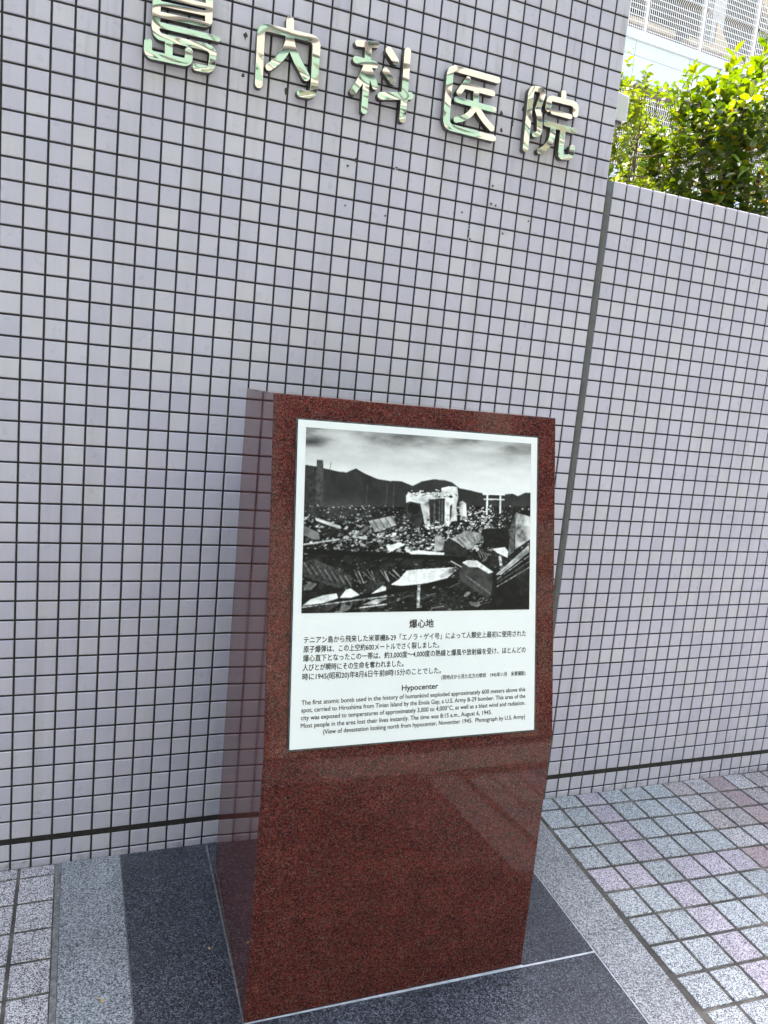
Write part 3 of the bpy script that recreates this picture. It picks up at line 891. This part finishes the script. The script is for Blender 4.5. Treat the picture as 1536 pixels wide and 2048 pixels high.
# standing ruin with an arch and a doorway
fill([(712, 560), (722, 540), (745, 548), (760, 542), (800, 548), (806, 540), (868, 541), (868, 522), (900, 514), (938, 516), (944, 560), (936, 600), (940, 665), (915, 668), (900, 695), (880, 690), (800, 706), (790, 650), (770, 640), (716, 640)], .66, .75, NS)
fill([(708, 590), (730, 580), (775, 590), (790, 650), (775, 700), (720, 660)], .10, .6, NS)
fill([(735, 585), (760, 592), (772, 612), (768, 632), (745, 640), (720, 625), (722, 598)], .05, .2)
fill([(812, 572), (884, 566), (884, 684), (820, 695)], .075, .4)
for x_ in (838, 860, 872):
    stroke((x_, 575), (x_, 690), 6, .16, .5)
fill([(884, 560), (905, 556), (905, 690), (884, 684)], .78, .5)
fill([(906, 600), (918, 590), (914, 650), (906, 668)], .06, .3)
rubble(720, 945, 528, 560, 50, 2, 6, .5, .95, .75)
rubble(790, 900, 660, 710, 40, 2, 7, .4, .85, .6)
fill([(950, 585), (965, 578), (980, 590), (985, 650), (952, 640)], .7, .7, NS)
# distant gateway
stroke((1057, 547), (1162, 549), 7, .85, .1)
stroke((1062, 570), (1160, 572), 5, .75, .1)
stroke((1079, 548), (1077, 640), 8, .8, .2)
stroke((1140, 549), (1140, 632), 8, .75, .2)
# middle distance slabs
fill([(556, 668), (655, 645), (676, 684), (585, 716)], .48, .6, NS)
for k in range(4):
    stroke((575 + 25 * k, 664 - 6 * k), (600 + 25 * k, 706 - 7 * k), 4, .15, .2)
fill([(500, 728), (555, 686), (565, 694), (515, 734)], .2, .4)
fill([(340, 655), (440, 690), (446, 702), (400, 690), (345, 668)], .62, .6, NS)
fill([(296, 690), (355, 720), (360, 750), (330, 748), (296, 730)], .24, .4, NS)
stroke((296, 772), (440, 748), 6, .55, .5)
stroke((500, 740), (550, 738), 6, .5, .5)
fill([(632, 780), (690, 760), (708, 772), (650, 802)], .75, .6, NS)
fill([(840, 735), (868, 729), (888, 760), (872, 795), (838, 802), (842, 770)], .52, .7, NS)
fill([(884, 752), (935, 748), (985, 780), (990, 812), (880, 800)], .07, .3)
fill([(915, 745), (985, 708), (1048, 720), (1058, 742), (1000, 792), (960, 770)], .30, .8, NS)
for k in range(5):
    stroke((925 + 24 * k, 742 - 4 * k), (975 + 14 * k, 782 - 8 * k), 3, .62, .4)
fill([(725, 803), (770, 795), (885, 806), (884, 815), (740, 812)], .82, .3)
fill([(1060, 700), (1180, 695), (1180, 790), (1065, 780)], .045, .4)
fill([(1182, 818), (1190, 690), (1216, 628), (1225, 640), (1215, 700), (1210, 800)], .16, .5)
fill([(1216, 628), (1288, 648), (1288, 745), (1215, 790)], .42, .95, NS)
fill([(1108, 788), (1165, 781), (1182, 800), (1178, 826), (1130, 806)], .85, .3)
stroke((1142, 818), (1148, 862), 12, .55, .5)
for k in range(5):
    stroke((1035 + 12 * k, 790 + 5 * k), (1052 + 12 * k, 830 - 4 * k), 2, .35)
# long timbers and foreground slabs
stroke((296, 800), (990, 835), 18, .02)
fill([(296, 850), (340, 835), (490, 905), (492, 925), (440, 962), (300, 910)], .11, .5)
for k in range(7):
    stroke((300 + 27 * k, 850 + 9 * k), (330 + 27 * k, 900 + 9 * k), 3, .28, .5)
    stroke((305, 862 + 8 * k), (480, 905 + 8 * k), 2, .03)
for k in range(10):
    x_ = 500 + 18 * k
    stroke((x_, 880 + 5 * (k % 3)), (x_ + PR.uniform(15, 50), 930 + PR.uniform(-10, 20)), 4, PR.choice([.1, .22, .4]), .5)
fill([(655, 945), (690, 922), (722, 884), (780, 878), (925, 870), (938, 882), (900, 916), (800, 940), (700, 950)], .80, .22)
fill([(850, 882), (930, 872), (942, 884), (890, 912), (850, 915)], .50, .9, NS)
fill([(955, 890), (970, 850), (1110, 900), (1105, 985), (1090, 1010), (960, 925)], .10, .6, NS)
fill([(968, 848), (990, 838), (1035, 840), (1112, 890), (1090, 896), (1040, 868), (1000, 868)], .72, .45)
for k in range(6):
    stroke((985 + 18 * k, 905 + 12 * k), (1010 + 18 * k, 925 + 12 * k), 4, .25, .5)
fill([(1100, 985), (1125, 900), (1285, 768), (1288, 1050), (1120, 1050)], .045, .8, NS)
fill([(1125, 900), (1280, 772), (1285, 800), (1150, 900)], .45, .8, NS)
for k in range(4):
    stroke((1130, 905 + 16 * k), (1286, 790 + 26 * k), 3, .2 + .1 * (k % 2), .8)
stroke((915, 842), (965, 868), 4, .5)
stroke((296, 1040), (950, 925), 22, .015)
stroke((296, 1044), (640, 995), 5, .4, .8)
fill([(330, 1010), (380, 992), (432, 984), (438, 1004), (380, 1025), (300, 1036)], .70, .5, NS)
fill([(446, 1002), (470, 968), (488, 962), (526, 990), (490, 1002)], .82, .3)
fill([(575, 985), (620, 950), (634, 955), (634, 970)], .80, .3)
fill([(540, 1032), (590, 1010), (640, 1005), (600, 1030)], .42, .7, NS)
stroke((525, 1046), (640, 1030), 4, .6, .6)
stroke((776, 945), (773, 1045), 12, .48, .8)
for k in range(14):
    x_, y_ = PR.uniform(650, 1080), PR.uniform(960, 1050)
    stroke((x_, y_), (x_ + PR.uniform(20, 60), y_ - PR.uniform(5, 30)), PR.uniform(2, 4), PR.choice([.08, .15, .28]), .5)
img += (PR.rand(SSY, SSX) - .5) * .05 * (.3 + img)
img = np.where(img < .45, img * (np.clip(img, .001, 1) / .45) ** .65, img)
g_ = .5 * img + .125 * (np.roll(img, 1, 0) + np.roll(img, -1, 0) + np.roll(img, 1, 1) + np.roll(img, -1, 1))
img = np.clip(g_ + (PR.rand(SSY, SSX) - .5) * .10 * np.sqrt(np.clip(g_, .002, 1)), .006, .86)
IMG = img.reshape(PH, 2, PW, 2).mean((1, 3))


W_, H_ = IMG.shape[1], IMG.shape[0]
xs = np.linspace(.0684, .6063, W_ + 1)
ys = np.linspace(.6690, .2874, H_ + 1)
gx, gy = np.meshgrid(xs, ys)
verts = np.stack([gx, gy, np.full_like(gx, .0049)], -1).reshape(-1, 3)
idx = np.arange((W_ + 1) * (H_ + 1)).reshape(H_ + 1, W_ + 1)
quads = np.stack([idx[1:, :-1], idx[1:, 1:], idx[:-1, 1:], idx[:-1, :-1]], -1).reshape(-1, 4)
me = bpy.data.meshes.new('photograph')
me.vertices.add(len(verts))
me.vertices.foreach_set('co', verts.ravel())
me.loops.add(len(quads) * 4)
me.loops.foreach_set('vertex_index', quads.ravel())
me.polygons.add(len(quads))
me.polygons.foreach_set('loop_start', np.arange(len(quads)) * 4)
me.update(calc_edges=True)
ca = me.color_attributes.new('grey', 'FLOAT_COLOR', 'CORNER')
vals = np.repeat(IMG.ravel(), 4)
ca.data.foreach_set('color', np.stack([vals * .98, vals, vals * .985, np.ones_like(vals)], -1).ravel().astype(np.float32))
me.materials.append(M['photo'])
ph = bpy.data.objects.new('photograph', me)
C.objects.link(ph)
place(ph, plaque)


def text_mesh(lines, name):
    """lines: (text, u0, u1, baseline, size, weight, align); one mesh of raised print"""
    v_all, f_all = [], []
    for txt, u0, u1, base, size, wt in lines:
        cu = bpy.data.curves.new('text', 'FONT')
        cu.body = txt
        cu.size = size
        cu.resolution_u = 3
        tmp = bpy.data.objects.new('text', cu)
        C.objects.link(tmp)
        bpy.context.view_layer.update()
        dg = bpy.context.evaluated_depsgraph_get()
        me = bpy.data.meshes.new_from_object(tmp.evaluated_get(dg))
        bpy.data.objects.remove(tmp)
        n = len(me.vertices)
        co = np.empty(n * 3)
        me.vertices.foreach_get('co', co)
        co = co.reshape(-1, 3)
        sx_ = (u1 - u0) / (co[:, 0].max() - co[:, 0].min())
        co[:, 0] = u0 + (co[:, 0] - co[:, 0].min()) * sx_
        co[:, 1] += base
        co[:, 2] = .00495
        for c_, (du, dv) in enumerate(((0, 0), (wt, 0), (0, wt), (wt, wt)) if wt else ((0, 0),)):
            k = len(v_all)
            v_all += [(p[0] + du - wt / 2, p[1] + dv - wt / 2, p[2] + c_ * .00001) for p in co]
            for p in me.polygons:
                f_all.append(tuple(i + k for i in p.vertices))
        bpy.data.meshes.remove(me)
    o = mesh_obj(name, v_all, f_all, M['print'])
    return place(o, plaque)


JS, ES = .0150, .0152
text_mesh([('爆心地', .3085, .3655, .2540, .0195, .0006)], 'title_lettering')
text_mesh([('テニアン島から飛来した米軍機B-29「エノラ・ゲイ号」によって人類史上最初に使用された', .0752, .5984, .2277, JS, .00028),
           ('原子爆弾は、この上空約600メートルでさく裂しました。', .0752, .3800, .2090, JS, .00028),
           ('爆心直下となったこの一帯は、約3,000度〜4,000度の熱線と爆風や放射線を受け、ほとんどの', .0750, .5978, .1908, JS, .00028),
           ('人びとが瞬時にその生命を奪われました。', .0747, .2965, .1720, JS, .00028),
           ('時に1945(昭和20)年8月6日午前8時15分のことでした。', .0744, .3852, .1535, JS, .00028)], 'japanese_lettering')
text_mesh([('(現地点から見た北方の惨状　1945年11月　米軍撮影)', .3868, .5982, .1395, .0108, .0002)], 'caption_lettering')
text_mesh([('Hypocenter', .2940, .3790, .1202, .0165, .0005)], 'english_title_lettering')
text_mesh([('The first atomic bomb used in the history of humankind exploded approximately 600 meters above this', .0740, .5985, .1028, .0132, .00022),
           ('spot, carried to Hiroshima from Tinian Island by the Enola Gay, a U.S. Army B-29 bomber. This area of the', .0740, .5985, .0877, .0132, .00022),
           ('city was exposed to temperatures of approximately 3,000 to 4,000\u00b0C, as well as a blast wind and radiation.', .0737, .5982, .0723, .0132, .00022),
           ('Most people in the area lost their lives instantly. The time was 8:15 a.m., August 6, 1945.', .0737, .5125, .0566, .0132, .00022),
           ('(View of devastation looking north from hypocenter, November 1945.  Photograph by U.S. Army)', .1212, .5984, .0415, .0132, .00022)], 'english_lettering')

# ---------------------------------------------------------------- fallen leaves
for (lx, ly, a_, s_, lab) in ((.266, -.522, .9, .012, 'curled yellow dry leaf on the light granite strip at left'), (.506, -.425, 1.9, .010, 'small dry brown leaf on the dark granite beside the red stone'), (.255, -.510, 2.6, .007, 'tiny torn leaf scrap beside the curled yellow leaf')):
    vs, fs = [], []
    for k in range(7):
        t = k / 6
        w_ = .33 * math.sin(math.pi * min(1, t * 1.05 + .02)) ** .8
        for sgn_, up_ in ((-1, .22), (0, 0.02), (1, .30)):
            u_, q_ = (t - .5), sgn_ * w_
            vs.append((s_ * (u_ * math.cos(a_) - q_ * math.sin(a_)), s_ * (u_ * math.sin(a_) + q_ * math.cos(a_)), s_ * (up_ * w_ * 1.6 + .18 * (t - .4) ** 2) + .0003))
    for k in range(6):
        for j in range(2):
            fs.append((k * 3 + j, k * 3 + j + 1, k * 3 + j + 4, k * 3 + j + 3))
    o = mesh_obj('fallen_leaf', vs, fs, M['dry_leaf'], smooth=True)
    md = o.modifiers.new('thickness', 'SOLIDIFY')
    md.thickness = .0003
    o.location = (lx, ly, .0012)
    tag(o, lab, 'leaf', 'dry leaves on the granite')

# ---------------------------------------------------------------- shrubs behind the low wall
def n3(p, s, seed):
    x, y, z = p[0] * s + seed, p[1] * s + seed * 1.7, p[2] * s - seed
    return (math.sin(x * 1.3 + 1.7 * math.sin(y * .9)) + math.sin(y * 1.7 + 1.3 * math.sin(z * 1.1)) + math.sin(z * 1.5 + 1.9 * math.sin(x * .8))) / 3


def add_leaf(V, F, MI, p, d, up_, L, W, m, droop=.15):
    d = d.normalized()
    s_ = d.cross(up_)
    if s_.length < 1e-4:
        s_ = d.orthogonal()
    s_.normalize()
    nn = s_.cross(d).normalized()
    k = len(V)
    fold = .22 * W
    pts = [(0, 0, 0), (.33, 0, .02), (.70, 0, -.02), (1, 0, -droop)]
    for t, _, h in pts:
        V.append(tuple(p + d * (t * L) + nn * (h * L)))
    for t, w_ in ((.22, .42), (.5, .5), (.78, .33)):
        for sg in (-1, 1):
            V.append(tuple(p + d * (t * L) + s_ * (sg * w_ * W) + nn * (fold - droop * t * t * L * .7)))
    b, m1, m2, tp, l1, r1, l2, r2, l3, r3 = range(k, k + 10)
    F += [(b, m1, l1), (l1, m1, m2, l2), (l2, m2, l3), (l3, m2, tp), (b, r1, m1), (r1, r2, m2, m1), (r2, r3, m2), (r3, tp, m2)]
    MI += [m] * 8


def rv(rr):
    while True:
        v_ = Vector((rr.uniform(-1, 1), rr.uniform(-1, 1), rr.uniform(-1, 1)))
        if .05 < v_.length < 1:
            return v_.normalized()


def make_shrub(name, label, base, box, ztop, n_twigs, L, seed, mats, young_above, thr, leaves=9, wratio=.5, shoots=(), stems=6):
    rr = random.Random(seed)
    root = thing(name, base, label, 'shrub')
    V, F, MI = [], [], []
    wood = MB()
    tw = []
    guard = 0
    while len(tw) < n_twigs and guard < n_twigs * 60:
        guard += 1
        p = Vector((rr.uniform(box[0], box[1]), rr.uniform(box[2], box[3]), rr.uniform(box[4], box[5])))
        zt = ztop(p.x, p.y) + .07 * n3(p, 9, seed)
        if p.z > zt or n3(p, 6.5, seed + 3) < thr + rr.gauss(0, .12):
            continue
        tw.append((p, zt))
    cen = Vector(((box[0] + box[1]) / 2, (box[2] + box[3]) / 2, box[4] - .2))
    for p, zt in tw:
        out = ((p - cen).normalized() * .8 + Vector((0, 0, .75)) + rv(rr) * .75).normalized()
        ln = L * rr.uniform(1.6, 3.0)
        q = p + out * ln
        bend = rv(rr) * ln * .12
        pts = [p - out * L * 1.2, p + out * ln * .5 + bend, q]
        if rr.random() < .75:
            wood.tube(pts, [.0017, .0012, .0006], 4)
        az = rr.uniform(0, 6.28)
        a1 = out.orthogonal().normalized()
        a2 = out.cross(a1)
        nl = leaves + rr.randint(-2, 2)
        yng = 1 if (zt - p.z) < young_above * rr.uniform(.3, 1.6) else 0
        for k in range(nl):
            t = (k + .6) / nl
            az += 2.4 + rr.uniform(-.3, .3)
            pos = p + out * (ln * t) + bend * (1 - abs(2 * t - 1))
            radial = a1 * math.cos(az) + a2 * math.sin(az)
            dd = (radial * rr.uniform(.8, 1.1) + out * (.25 + .7 * t) + rv(rr) * .25 - Vector((0, 0, .12))).normalized()
            ll = L * rr.uniform(.65, 1.15) * (1.0 if t < .8 else .72)
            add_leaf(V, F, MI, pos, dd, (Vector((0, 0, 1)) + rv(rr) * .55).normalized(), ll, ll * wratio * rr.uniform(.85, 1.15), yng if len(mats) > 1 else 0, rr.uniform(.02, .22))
    for (sx_, sy_, z0, z1, k_) in shoots:
        top = Vector((sx_ + rr.uniform(-.02, .02), sy_ + rr.uniform(-.02, .02), z1))
        bot = Vector((sx_, sy_, z0))
        wood.tube([bot, bot.lerp(top, .5) + rv(rr) * .008, top], [.002, .0014, .0008], 5)
        az = rr.uniform(0, 6)
        for k in range(k_):
            t = .30 + .70 * (k + .5) / k_
            az += 2.5
            dd = Vector((math.cos(az), math.sin(az), .45 + .5 * t)) + rv(rr) * .2
            add_leaf(V, F, MI, bot.lerp(top, t), dd, (Vector((0, 0, 1)) + rv(rr) * .5).normalized(), L * rr.uniform(.95, 1.3), L * .52, 1 if len(mats) > 1 else 0, .08)
    for k in range(stems):
        x_, y_ = rr.uniform(box[0] + .1, box[1] - .1), rr.uniform(box[2] + .1, box[3] - .1)
        b_ = Vector(base) + Vector((rr.uniform(-.12, .12), rr.uniform(-.08, .08), -.02))
        t_ = Vector((x_, y_, ztop(x_, y_) - rr.uniform(.06, .25)))
        mid = b_.lerp(t_, .45) + Vector((rr.uniform(-.05, .05), rr.uniform(-.05, .05), .12))
        wood.tube([b_, mid, b_.lerp(t_, .75) + rv(rr) * .03, t_], [.016, .010, .006, .002], 6)
        for j in range(9):
            s0 = mid.lerp(t_, rr.random())
            e0 = s0 + (rv(rr) + Vector((0, 0, .5))).normalized() * rr.uniform(.08, .18)
            wood.tube([s0, s0.lerp(e0, .5) + rv(rr) * .012, e0], [.0035, .0025, .0012], 5)
    fo = mesh_obj('foliage', V, F, mats, midx=MI, smooth=True)
    own(fo, root)
    own(wood.build('branches', M['bark']), root)
    return root


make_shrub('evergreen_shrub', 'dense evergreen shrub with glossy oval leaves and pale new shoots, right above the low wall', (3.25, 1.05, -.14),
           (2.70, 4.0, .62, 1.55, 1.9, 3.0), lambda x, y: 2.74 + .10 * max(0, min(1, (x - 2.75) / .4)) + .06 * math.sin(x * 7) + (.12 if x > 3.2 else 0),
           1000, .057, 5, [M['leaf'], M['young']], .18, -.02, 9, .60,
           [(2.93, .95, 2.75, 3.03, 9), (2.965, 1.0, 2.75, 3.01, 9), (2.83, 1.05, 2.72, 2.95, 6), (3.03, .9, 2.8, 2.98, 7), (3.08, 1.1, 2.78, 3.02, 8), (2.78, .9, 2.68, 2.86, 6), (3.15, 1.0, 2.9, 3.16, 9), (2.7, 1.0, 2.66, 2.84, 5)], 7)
make_shrub('lime_green_shrub', 'sparse lime-green small-leaved shrub beside the end of the tall wall', (2.58, 1.2, -.14),
           (2.26, 2.84, .75, 1.55, 1.9, 2.9), lambda x, y: 2.76 - .08 * max(0, (x - 2.45) / .3) + .04 * math.sin(x * 15),
           560, .036, 9, [M['vine'], M['young']], .1, -.05, 9, .55,
           [(2.42, 1.15, 2.68, 2.83, 7), (2.47, 1.1, 2.66, 2.80, 6), (2.60, 1.15, 2.6, 2.80, 5), (2.53, 1.2, 2.6, 2.75, 6), (2.66, 1.1, 2.6, 2.74, 6)], 3)

# ---------------------------------------------------------------- parking structure beyond the shrubs
YB = 11.0
YAW = R(2.0)
car = thing('parking_building', (10, YB, -.14), 'white-banded open-deck building seen beyond the shrubs', 'building')
BX0, BX1 = -6.45, 24.0


def own_y(o, parent):
    """turn the building's pieces slightly about its base, then parent"""
    o.data.transform(Matrix.Translation((10, YB, 0)) @ Matrix.Rotation(YAW, 4, 'Z') @ Matrix.Translation((-10, -YB, 0)))
    return own(o, parent)


for zb, zt in ((7.62, 8.30), (4.70, 5.85)):
    mb = MB()
    mb.box(BX0, BX1, YB, YB + .10, zb, zt)
    mb.box(BX0, BX1, YB - .05, YB + .12, zt + .003, zt + .17)
    for k in range(22):
        mb.box(BX0 + 1.35 * k, BX0 + 1.35 * k + .006, YB - .004, YB, zb, zt, 1)
    mb.box(BX0, BX1, YB - .004, YB, zb + .42, zb + .427, 1)
    own_y(mb.build('white_parapet', [M['white_paint'], M['concrete']]), car)
    mb = MB()
    mb.box(BX0, BX1, YB - .03, YB + .14, zb - .07, zb - .003)
    own_y(mb.build('gutter', M['concrete']), car)
    mb = MB()
    mb.box(BX0, BX1, YB + .15, YB + 6, zb - .03, zb + .25)
    mb.box(BX0, BX1, YB + .02, YB + .14, zb - .2, zb - .08)
    own_y(mb.build('deck_slab', M['slab']), car)
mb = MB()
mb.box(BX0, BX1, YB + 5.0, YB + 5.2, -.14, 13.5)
own_y(mb.build('inner_wall', M['shade_wall']), car)
mb = MB()
mb.box(BX0, BX1, YB + .15, YB + 6, 11.3, 11.6)
own_y(mb.build('deck_slab', M['slab']), car)
mb = MB()
mb.box(BX0, BX1, YB, YB + .3, -.14, 4.62)
own_y(mb.build('base_wall', M['pale_render']), car)


def bar(mb, p, q, w, d, m=0):
    p, q = Vector(p), Vector(q)
    dr = (q - p).normalized()
    s_ = Vector((0, 1, 0)) * d * .5
    u_ = dr.cross(Vector((0, 1, 0))).normalized() * w * .5
    v_ = []
    for c_ in (p, q):
        v_ += [c_ - s_ - u_, c_ + s_ - u_, c_ + s_ + u_, c_ - s_ + u_]
    mb.add([tuple(t) for t in v_], [(0, 1, 2, 3), (7, 6, 5, 4), (0, 4, 5, 1), (1, 5, 6, 2), (2, 6, 7, 3), (3, 7, 4, 0)], m)


# cream steel frame behind the mesh: edge beams, stair stringers, posts and a gusset
for x0 in (9.2, 11.45, 13.5, 15.5):
    mb = MB()
    mb.box(x0, x0 + 1.9, YB + .5, YB + .75, 8.86, 8.98)
    mb.box(x0, x0 + 1.9, YB + .55, YB + .75, 8.74, 8.858, 1)
    mb.box(x0 - .05, x0 + .2, YB + .48, YB + .7, 8.48, 8.72)
    own_y(mb.build('edge_beam', [M['cream'], M['rust']]), car)
for p, q in (((8.9, YB + .7, 8.5), (10.9, YB + .7, 10.2)), ((8.9, YB + .9, 8.8), (10.9, YB + .9, 10.5)), ((13.1, YB + .8, 10.9), (14.6, YB + .8, 9.2)), ((13.6, YB + .9, 10.9), (15.1, YB + .9, 9.2))):
    mb = MB()
    bar(mb, p, q, .14, .1)
    own_y(mb.build('stair_stringer', M['cream']), car)
for x0, w_ in ((12.35, .34), (9.75, .2), (15.2, .3)):
    mb = MB()
    mb.box(x0, x0 + w_, YB + .9, YB + 1.2, 8.4, 11.28)
    own_y(mb.build('column', M['pale_render']), car)
mb = MB()
mb.add([(12.2, YB + .6, 8.99), (12.72, YB + .6, 8.99), (12.25, YB + .6, 9.5), (12.2, YB + .66, 8.99), (12.72, YB + .66, 8.99), (12.25, YB + .66, 9.5)], [(0, 1, 2), (5, 4, 3), (0, 3, 4, 1), (1, 4, 5, 2), (2, 5, 3, 0)])
own_y(mb.build('gusset_plate', M['cream']), car)
for x0, w_, z0, z1 in ((9.0, 3.0, 6.4, 6.7), (13.0, 4, 6.2, 6.5)):
    mb = MB()
    mb.box(x0, x0 + w_, YB + .9, YB + 1.1, z0, z1)
    own_y(mb.build('edge_beam', M['rust']), car)

# welded mesh fences with pressed V folds
def mesh_fence(z0, z1, label, foldz, cx0, cx1):
    t = thing('mesh_fence', (cx0, YB - .02, z0), label, 'fence', 'mesh fences of the parking building')
    W = .0052
    posts = []
    x = cx0
    while x < cx1:
        posts.append(x)
        x += 1.39
    prof_ = [(z0 + .02, 0)]
    z = z0 + .05
    zs_ = []
    while z < z1:
        zs_.append(z)
        z += .098
    for fz in foldz:
        prof_ += [(fz - .05, 0), (fz, -.05), (fz + .05, 0)]
    prof_.append((z1, 0))
    for px_ in posts:
        mb = MB()
        mb.box(px_ - .035, px_ + .035, YB + .02, YB + .08, z0, z1 + .02)
        own_y(mb.build('post', M['wire']), t)
        mb = MB()
        x = px_ + .05
        while x < px_ + 1.36:
            for (za, ya), (zb_, yb_) in zip(prof_[:-1], prof_[1:]):
                v_ = [(x - W, YB + ya, za), (x + W, YB + ya, za), (x + W, YB + ya + 2 * W, za), (x - W, YB + ya + 2 * W, za),
                      (x - W, YB + yb_, zb_), (x + W, YB + yb_, zb_), (x + W, YB + yb_ + 2 * W, zb_), (x - W, YB + yb_ + 2 * W, zb_)]
                mb.add(v_, [(0, 1, 5, 4), (1, 2, 6, 5), (2, 3, 7, 6), (3, 0, 4, 7)])
            x += .0485
        for z in zs_:
            if all(abs(z - fz) > .055 for fz in foldz):
                mb.box(px_ + .035, px_ + 1.355, YB - .009, YB - .001, z - .005, z + .005)
        own_y(mb.build('wire_panel', M['wire']), t)
    return t


mesh_fence(8.475, 11.2, 'white welded mesh fence above the white band, cream steelwork behind it', (9.25, 9.85, 10.5), -2.57, 18)
mesh_fence(6.03, 7.40, 'white welded mesh fence under the white band, half hidden by leaves', (6.45, 7.12), -2.57, 18)

# ---------------------------------------------------------------- unseen building across the road, invented to feed the reflections
YO = -7.6
ob = thing('reflection_building', (2, YO - 4, -.14), 'invented mint and cream building across the road, unseen but mirrored in the steel characters', 'building')
mb = MB()
mb.box(-16, 20, YO - 9, YO, -.14, 14.0)
own(mb.build('facade', M['cream_wall']), ob)
fr_ = random.Random(3)
for fl_ in range(4):
    zb = -.7 + fl_ * 3.6
    x0 = -15.8
    while x0 < 19:
        wd = fr_.uniform(1.5, 2.8)
        mb = MB()
        mb.box(x0, x0 + wd, YO + .002, YO + .06, zb + 1.55, zb + 3.5)
        for q in (fr_.uniform(.3, .5), fr_.uniform(.55, .8)):
            mb.box(x0 + wd * q, x0 + wd * q + .05, YO + .06, YO + .075, zb + 1.55, zb + 3.5, 1)
        mb.box(x0, x0 + wd, YO + .06, YO + .10, zb + 2.30, zb + 2.38, 1)
        mb.box(x0, x0 + wd, YO + .06, YO + .08, zb + 2.38, zb + 2.70, 2)
        mb.box(x0, x0 + wd, YO + .06, YO + .09, zb + 2.95, zb + 3.2, 3)
        mb.box(x0 + wd * .1, x0 + wd * .28, YO + .06, YO + .085, zb + 1.6, zb + 2.2, 3)
        own(mb.build('spandrel_panel', [M['mint'], M['brown_frame'], M['cream_wall'], M['olive']]), ob)
        mb = MB()
        mb.box(x0, x0 + wd, YO + .002, YO + .09, zb + .16, zb + .23)
        mb.box(x0, x0 + wd, YO + .002, YO + .09, zb + 1.37, zb + 1.44)
        for a_ in (0, wd / 2 - .035, wd - .07):
            mb.box(x0 + a_, x0 + a_ + .07, YO + .003, YO + .088, zb + .23, zb + 1.37)
        w_ = own(mb.build('window', M['brown_frame']), ob)
        mb = MB()
        mb.box(x0 + .07, x0 + wd - .07, YO + .002, YO + .03, zb + .23, zb + 1.37)
        p_ = mb.build('pane', M['glass'])
        p_.parent = w_
        x0 += wd + fr_.uniform(.25, .6)
mb = MB()
mb.box(-60, 60, -9, -7.0, -.14, -.004)
tag(mb.build('pavement', M['concrete']), None, None, None, 'structure')
